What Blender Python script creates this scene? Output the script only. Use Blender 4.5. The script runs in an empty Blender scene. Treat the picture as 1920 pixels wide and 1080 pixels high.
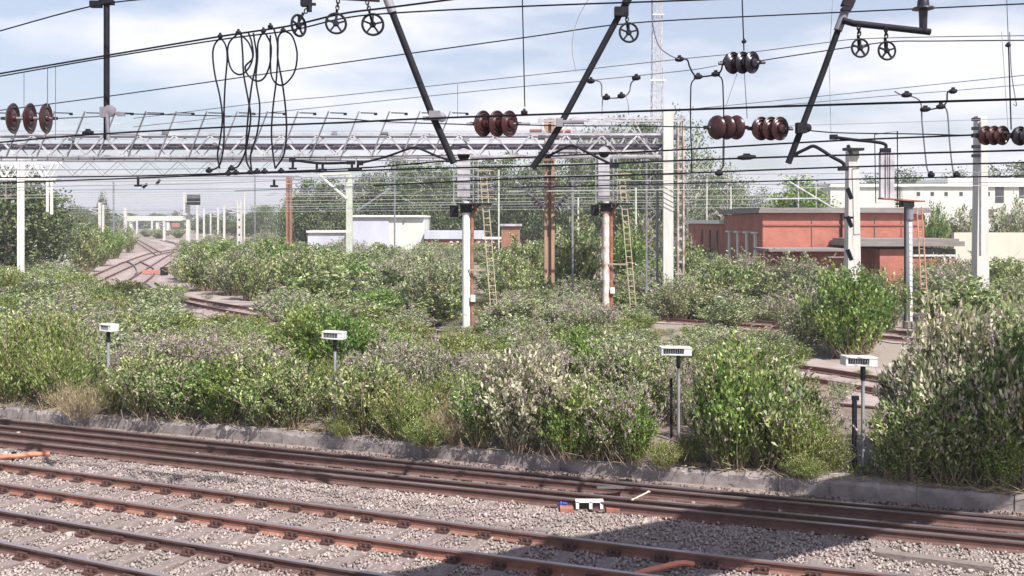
import bpy, math, random
import numpy as np
from mathutils import Vector, Matrix
random.seed(7); RNG = np.random.default_rng(11)
R = math.radians
SC = bpy.context.scene
COL = SC.collection

# ------------------------------------------------------------------ camera, sky, sun, exposure
H = 4.8; F = 1800.0; HY = 415.0
cam_d = bpy.data.cameras.new("camera"); cam = bpy.data.objects.new("camera", cam_d); COL.objects.link(cam)
cam.location = (0, 0, H); cam.rotation_euler = (R(90), 0, 0)
cam_d.lens = F / 1920 * 36; cam_d.sensor_width = 36
cam_d.shift_y = -(540 - HY) / 1920
cam_d.clip_start = 0.1; cam_d.clip_end = 6000
SC.camera = cam
SC.view_settings.view_transform = 'Standard'; SC.view_settings.look = 'None'
SC.view_settings.exposure = 0.82; SC.view_settings.gamma = 1
SUN_EL = R(52); SUN_AZ = R(145)
world = bpy.data.worlds.new("World"); SC.world = world; world.use_nodes = True
def build_world():
    nt = world.node_tree; N = nt.nodes; L = nt.links; N.clear()
    out = N.new('ShaderNodeOutputWorld'); bg = N.new('ShaderNodeBackground')
    sky = N.new('ShaderNodeTexSky'); sky.sky_type = 'NISHITA'; sky.sun_disc = False
    sky.sun_elevation = SUN_EL; sky.sun_rotation = SUN_AZ
    sky.air_density = 1.0; sky.dust_density = 2.0; sky.ozone_density = 1.5; sky.altitude = 50
    tc = N.new('ShaderNodeTexCoord'); mp = N.new('ShaderNodeMapping'); mp.inputs['Scale'].default_value = (1.0, 1.0, 3.6)
    nz = N.new('ShaderNodeTexNoise'); nz.inputs['Scale'].default_value = 3.6; nz.inputs['Detail'].default_value = 6; nz.inputs['Roughness'].default_value = .52
    L.new(tc.outputs['Generated'], mp.inputs[0]); L.new(mp.outputs[0], nz.inputs['Vector'])
    rp = N.new('ShaderNodeValToRGB'); rp.color_ramp.elements[0].position = .44; rp.color_ramp.elements[1].position = .60
    rp.color_ramp.elements[0].color = (.30, .30, .30, 1); rp.color_ramp.elements[1].color = (.95, .95, .95, 1)
    L.new(nz.outputs['Fac'], rp.inputs[0])
    mx = N.new('ShaderNodeMixRGB'); mx.inputs[2].default_value = (7.2, 7.2, 7.4, 1)
    # the cloud and haze layer is thick towards the horizon and thin overhead
    sz = N.new('ShaderNodeSeparateXYZ'); L.new(tc.outputs['Generated'], sz.inputs[0]); el = N.new('ShaderNodeMapRange'); el.inputs[1].default_value = .25; el.inputs[2].default_value = .6; el.inputs[3].default_value = 1; el.inputs[4].default_value = .08
    L.new(sz.outputs['Z'], el.inputs[0]); ml = N.new('ShaderNodeMath'); ml.operation = 'MULTIPLY'; L.new(rp.outputs[0], ml.inputs[0]); L.new(el.outputs[0], ml.inputs[1])
    L.new(ml.outputs[0], mx.inputs[0]); L.new(sky.outputs[0], mx.inputs[1])
    # lavender-ish cast of the hazy summer sky
    tint = N.new('ShaderNodeMixRGB'); tint.blend_type = 'MULTIPLY'; tint.inputs[0].default_value = 1; tint.inputs[2].default_value = (.96, .955, 1.0, 1)
    L.new(mx.outputs[0], tint.inputs[1]); L.new(tint.outputs[0], bg.inputs[0]); bg.inputs[1].default_value = .088
    L.new(bg.outputs[0], out.inputs[0])
build_world()
sl = bpy.data.lights.new("sun", 'SUN'); sl.energy = 5.0; sl.angle = R(.5); sl.color = (1, .955, .89)
so = bpy.data.objects.new("sun", sl); COL.objects.link(so)
SUNDIR = Vector((-math.sin(SUN_AZ) * math.cos(SUN_EL), -math.cos(SUN_AZ) * math.cos(SUN_EL), -math.sin(SUN_EL)))
so.rotation_euler = SUNDIR.to_track_quat('-Z', 'Y').to_euler(); so.location = (20, -20, 40)

# ------------------------------------------------------------------ helpers
def at(px, py, d):                       # point seen at a photo pixel, at depth d
    return Vector(((px - 960) / F * d, d, H - (py - HY) / F * d))
def G(px, py, z=0.0):                    # ground point under a photo pixel
    d = F * (H - z) / (py - HY); return Vector(((px - 960) / F * d, d, z))
def dep(py): return F * H / (py - HY)

def mat(name, c1, c2=None, scale=4, rough=.7, metal=0, bump=0, c3=None, coords='Object', spec=.4, detail=5, stretch=None):
    m = bpy.data.materials.new(name); m.use_nodes = True; nt = m.node_tree; N = nt.nodes; L = nt.links
    b = N['Principled BSDF']; b.inputs['Roughness'].default_value = rough; b.inputs['Metallic'].default_value = metal
    b.inputs['Specular IOR Level'].default_value = spec
    c2 = c2 or tuple(x * .75 for x in c1)
    tc = N.new('ShaderNodeTexCoord'); nz = N.new('ShaderNodeTexNoise'); nz.inputs['Scale'].default_value = scale; nz.inputs['Detail'].default_value = detail
    nz.inputs['Roughness'].default_value = .65
    src = tc.outputs[coords]
    if stretch:
        mp = N.new('ShaderNodeMapping'); mp.inputs['Scale'].default_value = stretch; L.new(src, mp.inputs[0]); src = mp.outputs[0]
    L.new(src, nz.inputs['Vector'])
    rp = N.new('ShaderNodeValToRGB'); e = rp.color_ramp.elements
    e[0].position = .36; e[1].position = .64; e[0].color = (*c1, 1); e[1].color = (*c2, 1)
    if c3: x = e.new(.72); x.color = (*c3, 1)
    L.new(nz.outputs['Fac'], rp.inputs[0]); L.new(rp.outputs[0], b.inputs['Base Color'])
    if bump:
        bp = N.new('ShaderNodeBump'); bp.inputs['Strength'].default_value = bump; bp.inputs['Distance'].default_value = .03
        L.new(nz.outputs['Fac'], bp.inputs['Height']); L.new(bp.outputs[0], b.inputs['Normal'])
    return m

def leaf_mat(name, cols, trans=.25, rough=.45):
    """per-leaf colour: cols = [(pos, rgb)...] picked by a random number per leaf"""
    m = bpy.data.materials.new(name); m.use_nodes = True; nt = m.node_tree; N = nt.nodes; L = nt.links
    b = N['Principled BSDF']; b.inputs['Roughness'].default_value = rough; b.inputs['Specular IOR Level'].default_value = .45
    g = N.new('ShaderNodeNewGeometry'); rp = N.new('ShaderNodeValToRGB'); cr = rp.color_ramp
    cr.elements[0].position = cols[0][0]; cr.elements[0].color = (*cols[0][1], 1)
    cr.elements[1].position = cols[-1][0]; cr.elements[1].color = (*cols[-1][1], 1)
    for p, c in cols[1:-1]: e = cr.elements.new(p); e.color = (*c, 1)
    L.new(g.outputs['Random Per Island'], rp.inputs[0])
    tc = N.new('ShaderNodeTexCoord'); nz = N.new('ShaderNodeTexNoise'); nz.inputs['Scale'].default_value = 2.2; nz.inputs['Detail'].default_value = 2
    geo = N.new('ShaderNodeNewGeometry'); L.new(geo.outputs['Position'], nz.inputs['Vector']); nz.inputs['Scale'].default_value = .55
    hs = N.new('ShaderNodeHueSaturation'); mr = N.new('ShaderNodeMapRange'); mr.inputs[1].default_value = .3; mr.inputs[2].default_value = .7; mr.inputs[3].default_value = .475; mr.inputs[4].default_value = .525
    L.new(nz.outputs['Fac'], mr.inputs[0]); L.new(mr.outputs[0], hs.inputs['Hue'])
    nv = N.new('ShaderNodeTexNoise'); nv.inputs['Scale'].default_value = .8; nv.inputs['Detail'].default_value = 4; L.new(geo.outputs['Position'], nv.inputs['Vector']); mv = N.new('ShaderNodeMapRange'); mv.inputs[1].default_value = .3; mv.inputs[2].default_value = .7; mv.inputs[3].default_value = .72; mv.inputs[4].default_value = 1.25; L.new(nv.outputs['Fac'], mv.inputs[0]); L.new(mv.outputs[0], hs.inputs['Value']); L.new(rp.outputs[0], hs.inputs['Color'])
    L.new(hs.outputs[0], b.inputs['Base Color'])
    tr = N.new('ShaderNodeBsdfTranslucent'); L.new(hs.outputs[0], tr.inputs[0])
    mx = N.new('ShaderNodeMixShader'); mx.inputs[0].default_value = trans
    L.new(b.outputs[0], mx.inputs[1]); L.new(tr.outputs[0], mx.inputs[2])
    L.new(mx.outputs[0], N['Material Output'].inputs[0])
    return m

class MB:
    def __init__(s): s.v = []; s.f = []
    def add(s, vs, fs):
        o = len(s.v); s.v += [tuple(x) for x in vs]; s.f += [tuple(i + o for i in f) for f in fs]; return s
    def box(s, c, d, M=None):
        x, y, z = d[0] / 2, d[1] / 2, d[2] / 2
        vs = [Vector((a * x, b * y, e * z)) for a in (-1, 1) for b in (-1, 1) for e in (-1, 1)]
        if M is not None: vs = [M @ v for v in vs]
        vs = [v + Vector(c) for v in vs]
        return s.add(vs, [(0, 1, 3, 2), (4, 6, 7, 5), (0, 4, 5, 1), (2, 3, 7, 6), (0, 2, 6, 4), (1, 5, 7, 3)])
    def bar(s, p, q, w, h=None):         # rectangular bar between two points
        p = Vector(p); q = Vector(q); h = h or w; d = q - p; L = d.length
        if L < 1e-6: return s
        M = d.to_track_quat('Z', 'Y').to_matrix()
        return s.box((p + q) / 2, (w, h, L), M)
    def tube(s, pts, r, n=6, cap=True):
        pts = [Vector(p) for p in pts]; rs = r if isinstance(r, (list, tuple)) else [r] * len(pts)
        rings = []; up = None
        for i, p in enumerate(pts):
            t = (pts[min(i + 1, len(pts) - 1)] - pts[max(i - 1, 0)]).normalized()
            if up is None:
                up = Vector((0, 0, 1)) if abs(t.z) < .9 else Vector((0, 1, 0))
            a = (up - t * up.dot(t)).normalized(); b = t.cross(a); up = a
            rings.append([p + (a * math.cos(2 * math.pi * k / n) + b * math.sin(2 * math.pi * k / n)) * rs[i] for k in range(n)])
        vs = [v for rg in rings for v in rg]; fs = []
        for i in range(len(pts) - 1):
            for k in range(n):
                k2 = (k + 1) % n; fs.append((i * n + k, i * n + k2, (i + 1) * n + k2, (i + 1) * n + k))
        if cap: fs.append(tuple(range(n))[::-1]); fs.append(tuple((len(pts) - 1) * n + k for k in range(n)))
        return s.add(vs, fs)
    def lathe(s, prof, c, axis=(0, 0, 1), n=20):   # prof [(r, h)...] round axis
        A = Vector(axis).normalized().to_track_quat('Z', 'Y').to_matrix(); c = Vector(c); vs = []; fs = []
        for r, h in prof:
            for k in range(n):
                a = 2 * math.pi * k / n; vs.append(c + A @ Vector((r * math.cos(a), r * math.sin(a), h)))
        for i in range(len(prof) - 1):
            for k in range(n):
                k2 = (k + 1) % n; fs.append((i * n + k, i * n + k2, (i + 1) * n + k2, (i + 1) * n + k))
        fs.append(tuple(range(n))[::-1]); fs.append(tuple((len(prof) - 1) * n + k for k in range(n)))
        return s.add(vs, fs)
    def build(s, name, m, parent=None, smooth=False, bevel=0):
        me = bpy.data.meshes.new(name); me.from_pydata(s.v, [], s.f); me.materials.append(m); me.update()
        o = bpy.data.objects.new(name, me); COL.objects.link(o)
        if smooth:
            for p in me.polygons: p.use_smooth = True
            try: me.set_sharp_from_angle(angle=R(40))
            except Exception: pass
        if bevel:
            b = o.modifiers.new('bevel', 'BEVEL'); b.width = bevel; b.segments = 2; b.limit_method = 'ANGLE'
        if parent is not None:
            o.parent = parent; o.matrix_parent_inverse = Matrix.Identity(4)
            o.location = -Vector(parent.location) if not parent.get('_local') else (0, 0, 0)
        return o

def tag(o, label, cat, group=None, kind=None):
    if label: o['label'] = label
    if cat: o['category'] = cat
    if group: o['group'] = group
    if kind: o['kind'] = kind
    return o
def thing(name, label, cat, loc=(0, 0, 0), group=None):
    o = bpy.data.objects.new(name, None); COL.objects.link(o); o.location = loc; o.empty_display_size = .3
    return tag(o, label, cat, group)
def struct(name, o): o['kind'] = 'structure'; return o
def copy_tree(o, loc=None, rz=None, sc=None, label=None, parent=None):
    c = o.copy(); COL.objects.link(c)
    if parent is not None: c.parent = parent
    if loc is not None: c.location = loc
    if rz is not None: c.rotation_euler = (0, 0, rz)
    if sc is not None: c.scale = sc
    if label: c['label'] = label
    for ch in KIDS.get(o.name, []): copy_tree(ch, parent=c)
    return c
KIDS = {}
def reg(o, *ch): KIDS[o.name] = list(ch); return o
def np_mesh(name, V, Q, m):
    me = bpy.data.meshes.new(name); n = len(V); k = Q.shape[1]
    me.vertices.add(n); me.vertices.foreach_set('co', V.astype(np.float32).ravel())
    me.loops.add(Q.size); me.loops.foreach_set('vertex_index', Q.astype(np.int32).ravel())
    me.polygons.add(len(Q)); me.polygons.foreach_set('loop_start', np.arange(0, Q.size, k, dtype=np.int32))
    me.polygons.foreach_set('loop_total', np.full(len(Q), k, dtype=np.int32))
    me.materials.append(m); me.update(calc_edges=True); return me
def np_obj(name, V, Q, m, parent=None):
    o = bpy.data.objects.new(name, np_mesh(name, V, Q, m)); COL.objects.link(o)
    if parent is not None: o.parent = parent
    return o
def spline(pts, n=8):                     # Catmull-Rom through points
    P = [Vector(p) for p in pts]; P = [P[0] * 2 - P[1]] + P + [P[-1] * 2 - P[-2]]; out = []
    for i in range(1, len(P) - 2):
        for k in range(n):
            t = k / n; a, b, c, d = P[i - 1], P[i], P[i + 1], P[i + 2]
            out.append(.5 * ((2 * b) + (c - a) * t + (2 * a - 5 * b + 4 * c - d) * t * t + (3 * b - 3 * c + d - a) * t ** 3))
    out.append(P[-2]); return out

# ------------------------------------------------------------------ materials
M = {}
M['steel_dark'] = mat('dark_steel', (.006, .007, .012), (.016, .015, .02), 6, .7, 0, spec=.2)
M['wire_dark'] = mat('wire_dark', (.006, .006, .01), (.01, .01, .016), 2, .7, spec=.15)
M['wire_grey'] = mat('wire_grey', (.10, .10, .12), (.16, .16, .18), 2, .6)
M['wire_mid'] = mat('wire_mid', (.22, .22, .25), (.3, .3, .34), 2, .6)
M['wire_light'] = mat('wire_light', (.52, .52, .5), (.4, .4, .4), 2, .5)  # whitish colour paints in the sunlit look of the far wires
M['galv'] = mat('galvanised_steel', (.52, .50, .52), (.30, .28, .31), 1.3, .6, .1, .05, spec=.4, c3=(.22, .19, .19))
M['galv_dull'] = mat('dull_galvanised', (.24, .23, .26), (.15, .14, .17), 3, .6, .1)
M['grating'] = mat('walkway_grating', (.06, .05, .07), (.13, .115, .15), 9, .8)
M['concrete_mast'] = mat('mast_paint', (.56, .55, .53), (.45, .43, .40), 2.2, .85, 0, .15, stretch=(4, 4, .35), c3=(.36, .29, .24), detail=8)
M['mast_green'] = mat('mast_greenish', (.52, .55, .47), (.40, .42, .36), 2, .8, 0, .1)
M['tan_mast'] = mat('mast_tan_rust', (.36, .24, .17), (.27, .17, .12), 2, .8, 0, .1, stretch=(3, 3, .4))
M['brown_mast'] = mat('mast_rust', (.30, .15, .10), (.21, .10, .07), 2, .85)
M['white'] = mat('white_paint', (.76, .75, .73), (.66, .65, .62), 2.4, .65, 0, .05, c3=(.48, .42, .37), stretch=(2, 2, .6), detail=8)
M['offwhite'] = mat('off_white_render', (.56, .57, .53), (.48, .49, .45), .7, .85, c3=(.42, .42, .38), stretch=(1, 1, .25), detail=8)
M['rust'] = mat('rust', (.22, .07, .045), (.33, .15, .10), 3, .85, 0, .2)
M['ladder'] = mat('ladder_yellowed', (.46, .40, .30), (.34, .25, .19), 4, .7)
M['ladder_pink'] = mat('ladder_rusty', (.50, .32, .24), (.36, .18, .12), 4, .7)
M['insul'] = mat('insulator_porcelain', (.055, .018, .019), (.03, .010, .013), 5, .3, spec=.5)
M['insul_dark'] = mat('insulator_black', (.012, .012, .02), (.02, .016, .025), 5, .35, spec=.5)
M['box_white'] = mat('lamp_box_white', (.64, .64, .63), (.50, .50, .48), 9, .6, c3=(.36, .33, .29), detail=8)
M['louvre'] = mat('louvre_grey', (.10, .11, .12), (.16, .17, .18), 20, .6)
M['post_grey'] = mat('post_grey', (.30, .31, .33), (.20, .20, .22), 5, .7, stretch=(3, 3, .6))
M['conc'] = mat('old_concrete', (.30, .265, .26), (.17, .145, .145), 3.4, .95, 0, .7, c3=(.42, .395, .37), detail=8, coords='Object')
M['soil'] = mat('soil', (.20, .155, .13), (.13, .10, .08), 3, 1, 0, .4, c3=(.27, .23, .20), detail=8)
M['ballast_ground'] = mat('ballast_bed', (.27, .22, .205), (.17, .13, .12), 9, .95, 0, .6, c3=(.34, .29, .275), detail=9)
M['stone'] = leaf_mat('ballast_stone', [(0, (.19, .15, .14)), (.3, (.27, .22, .205)), (.85, (.34, .285, .265)), (.97, (.38, .33, .31)), (1, (.46, .41, .39))], trans=0, rough=.85)
M['stone_brown'] = leaf_mat('ballast_stone_rusty', [(0, (.07, .045, .04)), (.6, (.12, .085, .078)), (.9, (.16, .12, .11)), (1, (.24, .20, .19))], trans=0, rough=.9)
M['sleeper'] = mat('sleeper_timber', (.15, .115, .105), (.22, .18, .17), 3, .95, 0, .5, stretch=(1, 8, 8))
M['chair'] = mat('chair_iron', (.05, .022, .020), (.09, .045, .04), 12, .8, 0, .2)
M['cream'] = mat('cream_wall', (.54, .52, .43), (.46, .44, .37), .5, .85)
M['roof_grey'] = mat('roof_felt', (.25, .225, .215), (.17, .15, .145), 1.4, .9, stretch=(.4, 2, 2))
M['glass_dark'] = mat('window_glass', (.03, .035, .04), (.05, .055, .06), 2, .15, spec=.6)
M['lilac'] = mat('lilac_sheeting', (.50, .51, .58), (.42, .43, .50), .5, .6, stretch=(1, 1, .2))
M['orange'] = mat('orange_cable_cover', (.62, .22, .13), (.50, .17, .11), 5, .6)
M['blue'] = mat('blue_plastic', (.06, .08, .45), (.12, .13, .5), 20, .4)
def rail_mat(name, side1, side2, top):
    m = mat(name, side1, side2, 4, .8, 0, .15, stretch=(1, 1, 1)); nt = m.node_tree; N = nt.nodes; L = nt.links
    b = N['Principled BSDF']; rp = [n for n in N if n.type == 'VALTORGB'][0]
    g = N.new('ShaderNodeNewGeometry'); sx = N.new('ShaderNodeSeparateXYZ'); L.new(g.outputs['Position'], sx.inputs[0])
    mt = N.new('ShaderNodeMath'); mt.operation = 'GREATER_THAN'; mt.inputs[1].default_value = .152; L.new(sx.outputs['Z'], mt.inputs[0])
    mx = N.new('ShaderNodeMixRGB'); mx.inputs[2].default_value = (*top, 1); L.new(mt.outputs[0], mx.inputs[0]); L.new(rp.outputs[0], mx.inputs[1])
    L.new(mx.outputs[0], b.inputs['Base Color'])
    mm = N.new('ShaderNodeMath'); mm.operation = 'MULTIPLY'; mm.inputs[1].default_value = .75; L.new(mt.outputs[0], mm.inputs[0]); L.new(mm.outputs[0], b.inputs['Metallic'])
    r2 = N.new('ShaderNodeMapRange'); r2.inputs[3].default_value = .85; r2.inputs[4].default_value = .3; L.new(mt.outputs[0], r2.inputs[0]); L.new(r2.outputs[0], b.inputs['Roughness'])
    return m
M['rail'] = rail_mat('rail_brown', (.13, .07, .06), (.085, .045, .04), (.42, .36, .38))
M['rail_orange'] = rail_mat('rail_orange', (.27, .125, .09), (.18, .08, .06), (.42, .36, .38))
M['rail_mid'] = rail_mat('rail_mid', (.21, .10, .08), (.14, .07, .055), (.42, .36, .38))
M['rail_far'] = rail_mat('rail_far', (.20, .10, .085), (.14, .07, .06), (.28, .22, .21))

def brick_mat():
    m = bpy.data.materials.new('red_brick'); m.use_nodes = True; nt = m.node_tree; N = nt.nodes; L = nt.links
    b = N['Principled BSDF']; b.inputs['Roughness'].default_value = .9
    tc = N.new('ShaderNodeTexCoord'); sx = N.new('ShaderNodeSeparateXYZ'); L.new(tc.outputs['Object'], sx.inputs[0])
    ad = N.new('ShaderNodeMath'); L.new(sx.outputs[0], ad.inputs[0]); L.new(sx.outputs[1], ad.inputs[1])
    cb = N.new('ShaderNodeCombineXYZ'); L.new(ad.outputs[0], cb.inputs[0]); L.new(sx.outputs[2], cb.inputs[1])
    br = N.new('ShaderNodeTexBrick'); L.new(cb.outputs[0], br.inputs['Vector']); br.inputs['Scale'].default_value = 1
    br.inputs['Brick Width'].default_value = .22; br.inputs['Row Height'].default_value = .075; br.inputs['Mortar Size'].default_value = .008
    br.inputs['Color1'].default_value = (.44, .125, .083, 1); br.inputs['Color2'].default_value = (.33, .09, .062, 1); br.inputs['Mortar'].default_value = (.44, .26, .21, 1)
    nz = N.new('ShaderNodeTexNoise'); nz.inputs['Scale'].default_value = .7; nz.inputs['Detail'].default_value = 6; L.new(tc.outputs['Object'], nz.inputs['Vector'])
    mx = N.new('ShaderNodeMixRGB'); mx.blend_type = 'MULTIPLY'; mx.inputs[0].default_value = .6
    rp = N.new('ShaderNodeValToRGB'); rp.color_ramp.elements[0].color = (.6, .55, .55, 1); rp.color_ramp.elements[0].position = .3; rp.color_ramp.elements[1].position = .65
    L.new(nz.outputs['Fac'], rp.inputs[0]); L.new(br.outputs[0], mx.inputs[1]); L.new(rp.outputs[0], mx.inputs[2]); L.new(mx.outputs[0], b.inputs['Base Color'])
    return m
M['brick'] = brick_mat()
# foliage
M['leaf_budd'] = leaf_mat('leaves_buddleia', [(0, (.05, .09, .022)), (.3, (.12, .185, .045)), (.6, (.23, .30, .085)), (.82, (.40, .43, .2)), (1, (.64, .62, .42))])  # cream end of the ramp paints sun highlights into the leaf colour
M['leaf_pale'] = leaf_mat('leaves_pale', [(0, (.08, .11, .03)), (.25, (.18, .21, .08)), (.45, (.44, .42, .27)), (1, (.70, .65, .52))])  # pale leaf tone, with sunlit brightness painted into the extra cream
M['leaf_bright'] = leaf_mat('leaves_bright', [(0, (.055, .11, .02)), (.5, (.14, .23, .045)), (.9, (.25, .34, .08)), (1, (.42, .46, .2))])
M['leaf_weed'] = leaf_mat('leaves_weed', [(0, (.07, .10, .022)), (.5, (.17, .23, .05)), (.85, (.31, .35, .11)), (1, (.48, .47, .24))])
M['leaf_grey'] = leaf_mat('leaves_grey', [(0, (.10, .135, .055)), (.5, (.24, .29, .13)), (.85, (.38, .41, .24)), (1, (.52, .50, .36))])
M['dry'] = leaf_mat('dry_grass', [(0, (.17, .13, .07)), (.6, (.33, .27, .15)), (1, (.5, .43, .28))])
M['flower'] = leaf_mat('spent_flowers', [(0, (.20, .14, .13)), (.5, (.38, .30, .29)), (.9, (.52, .43, .43)), (1, (.46, .34, .50))], trans=.15)
M['stem'] = mat('woody_stem', (.22, .16, .11), (.34, .27, .20), 8, .9)
M['tree_dark'] = leaf_mat('tree_leaves_dark', [(0, (.04, .06, .02)), (.6, (.095, .13, .045)), (1, (.20, .23, .11))], trans=.2)
M['tree_mid'] = leaf_mat('tree_leaves_mid', [(0, (.05, .08, .028)), (.6, (.12, .17, .06)), (1, (.23, .27, .13))], trans=.25)
M['tree_pale'] = leaf_mat('tree_leaves_pale', [(0, (.07, .095, .05)), (.6, (.15, .18, .10)), (1, (.27, .29, .2))], trans=.25)
M['bark'] = mat('bark', (.15, .13, .11), (.24, .21, .18), 5, .95, 0, .3)
M['bark_pale'] = mat('bark_pale', (.42, .40, .36), (.30, .28, .25), 5, .9)

#%%GROUND
# ------------------------------------------------------------------ ground
gm = mat('wasteland_ground', (.20, .165, .14), (.26, .215, .19), .12, 1, 0, 0, c3=(.10, .115, .055), detail=9)
mb = MB(); mb.add([(-3000, -400, -.06), (3000, -400, -.06), (3000, 4500, -.06), (-3000, 4500, -.06)], [(0, 1, 2, 3)])
struct('ground', mb.build('ground', gm))
# ballast bed under the near tracks
kerb_px = [(-300, 755), (0, 783), (300, 811), (640, 841), (960, 872), (1280, 904), (1700, 940), (1920, 958), (2200, 980), (2600, 1008)]
kerb = spline([G(x, y) for x, y in kerb_px], 6)
mb = MB(); n = len(kerb)
vs = [(p.x, p.y + .1, -.02) for p in kerb] + [(p.x - 2, -1.0 - .0 * p.y, -.02) for p in kerb]
mb.add(vs, [(i, i + 1, n + i + 1, n + i) for i in range(n - 1)])
struct('ballast_bed', mb.build('ballast_bed', M['ballast_ground']))

# old platform edge: coping blocks
def kerb_frame(i):
    a = kerb[max(i - 1, 0)]; b = kerb[min(i + 1, n - 1)]; t = (b - a).normalized(); nn = Vector((-t.y, t.x, 0)); return t, nn
KL = [0]
for i in range(1, n): KL.append(KL[-1] + (kerb[i] - kerb[i - 1]).length)
def kerb_at(s):
    for i in range(1, n):
        if KL[i] >= s or i == n - 1:
            k = (s - KL[i - 1]) / (KL[i] - KL[i - 1]); p = kerb[i - 1].lerp(kerb[i], k); t = (kerb[i] - kerb[i - 1]).normalized()
            return p, t, Vector((-t.y, t.x, 0))
wall = thing('platform_edge', 'weathered grey concrete edge of the overgrown disused platform behind the nearest rails', 'platform edge', kerb[0])
s = 0; k = 0
fb = MB()
while s < KL[-1] - 1.2:
    L = random.uniform(.7, 2.3); p, t, nn = kerb_at(s + L / 2)
    mbk = MB(); Mx = Matrix((t, nn, Vector((0, 0, 1)))).transposed()
    tilt = Matrix.Rotation(R(random.uniform(-.7, .7)), 3, 'Y') @ Matrix.Rotation(R(random.uniform(-3, 3)), 3, 'X')
    zt = .25 + random.uniform(-.015, .02); off = random.uniform(-.035, .035)
    # chipped block: subdivided top edge
    nx = 12; vsb = []; 
    for ix in range(nx + 1):
        u = -L / 2 + .002 + (L - .004) * ix / nx
        ch = random.choice([0, 0, .008, .02, .05]) ; jz = random.uniform(-.006, .006)
        for (yy, zz) in ((.02, -.30), (0 + random.uniform(0, .01), -.05 - ch), (.02 + ch, jz), (.52, jz + random.uniform(-.01, .01)), (.52, -.30)):
            vsb.append(Vector((u, yy, zz)))
    fsb = []
    for ix in range(nx):
        for j in range(4): a = ix * 5 + j; fsb.append((a, a + 5, a + 6, a + 1))
        fsb.append((ix * 5 + 4, ix * 5 + 9, ix * 5 + 5, ix * 5))
    fsb.append((0, 1, 2, 3, 4)); e = nx * 5; fsb.append((e + 4, e + 3, e + 2, e + 1, e))
    vsb = [p + Mx @ (tilt @ v) + Vector((0, 0, zt)) + nn * off for v in vsb]
    mbk.add(vsb, fsb); mbk.build('coping_block', M['conc'], wall)
    s += L
# low wall face below the coping
f2 = MB()
for i in range(n - 1):
    t, nn = kerb_frame(i); t2, n2 = kerb_frame(i + 1); a = kerb[i] + nn * .05; b = kerb[i + 1] + n2 * .05
    f2.add([a + Vector((0, 0, -.06)), b + Vector((0, 0, -.06)), b + Vector((0, 0, .2)), a + Vector((0, 0, .2))], [(0, 1, 2, 3)])
f2.build('wall_face', M['conc'], wall)
# soil bank behind it
mb = MB(); W = [(.30, .235), (.6, .27), (1.5, .28), (4, .30), (6.5, .22), (9, -.02), (9.4, -.2)]
vs = []
for i in range(n):
    t, nn = kerb_frame(i)
    for j, (o, z) in enumerate(W):
        p = kerb[i] + nn * o; vs.append((p.x, p.y, z + (random.uniform(-.03, .03) if 0 < j < 5 else random.uniform(-.01, .03) if j == 0 else 0)))
m_ = len(W)
mb.add(vs, [(i * m_ + j, (i + 1) * m_ + j, (i + 1) * m_ + j + 1, i * m_ + j + 1) for i in range(n - 1) for j in range(m_ - 1)])
struct('soil_bank', mb.build('soil_bank', M['soil'], smooth=True))

# ------------------------------------------------------------------ tracks
RP = [(-.07, 0), (.07, 0), (.07, .012), (.012, .035), (.012, .115), (.036, .128), (.036, .158), (-.036, .158), (-.036, .128), (-.012, .115), (-.012, .035), (-.07, .012)]
def rail_mesh(path, m, parent, zoff=0, sc=1):
    mb = MB(); k = len(RP); vs = []
    for i, p in enumerate(path):
        t = (path[min(i + 1, len(path) - 1)] - path[max(i - 1, 0)]); t.z = 0; t.normalize(); nn = Vector((-t.y, t.x, 0))
        for a, z in RP: q = p + nn * a * sc; vs.append((q.x, q.y, z + zoff))
    fs = [(i * k + j, i * k + (j + 1) % k, (i + 1) * k + (j + 1) % k, (i + 1) * k + j) for i in range(len(path) - 1) for j in range(k)]
    fs.append(tuple(range(k))[::-1]); fs.append(tuple((len(path) - 1) * k + j for j in range(k)))
    mb.add(vs, fs); return mb.build('rail', m, parent)
def chair_mb():
    b = MB(); b.box((0, 0, .02), (.36, .18, .035)); 
    for sx in (-1, 1):
        b.box((sx * .075, 0, .055), (.05, .13, .06)); b.lathe([(.022, 0), (.022, .05), (.012, .06)], (sx * .14, .045, .03), n=6); b.lathe([(.022, 0), (.022, .05), (.012, .06)], (sx * .14, -.045, .03), n=6)
    b.box((.10, 0, .075), (.05, .2, .045)); return b
def sleeper_mesh(L=2.5, w=.25):
    b = MB(); nx = 6; b.box((0, 0, -.05), (L, w, .15)); return b
SLM = None
def path_at(path, s):
    acc = 0
    for i in range(1, len(path)):
        l = (path[i] - path[i - 1]).length
        if acc + l >= s: return path[i - 1].lerp(path[i], (s - acc) / l)
        acc += l
    return path[-1].copy()
def plen(path): return sum((path[i] - path[i - 1]).length for i in range(1, len(path)))
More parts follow.
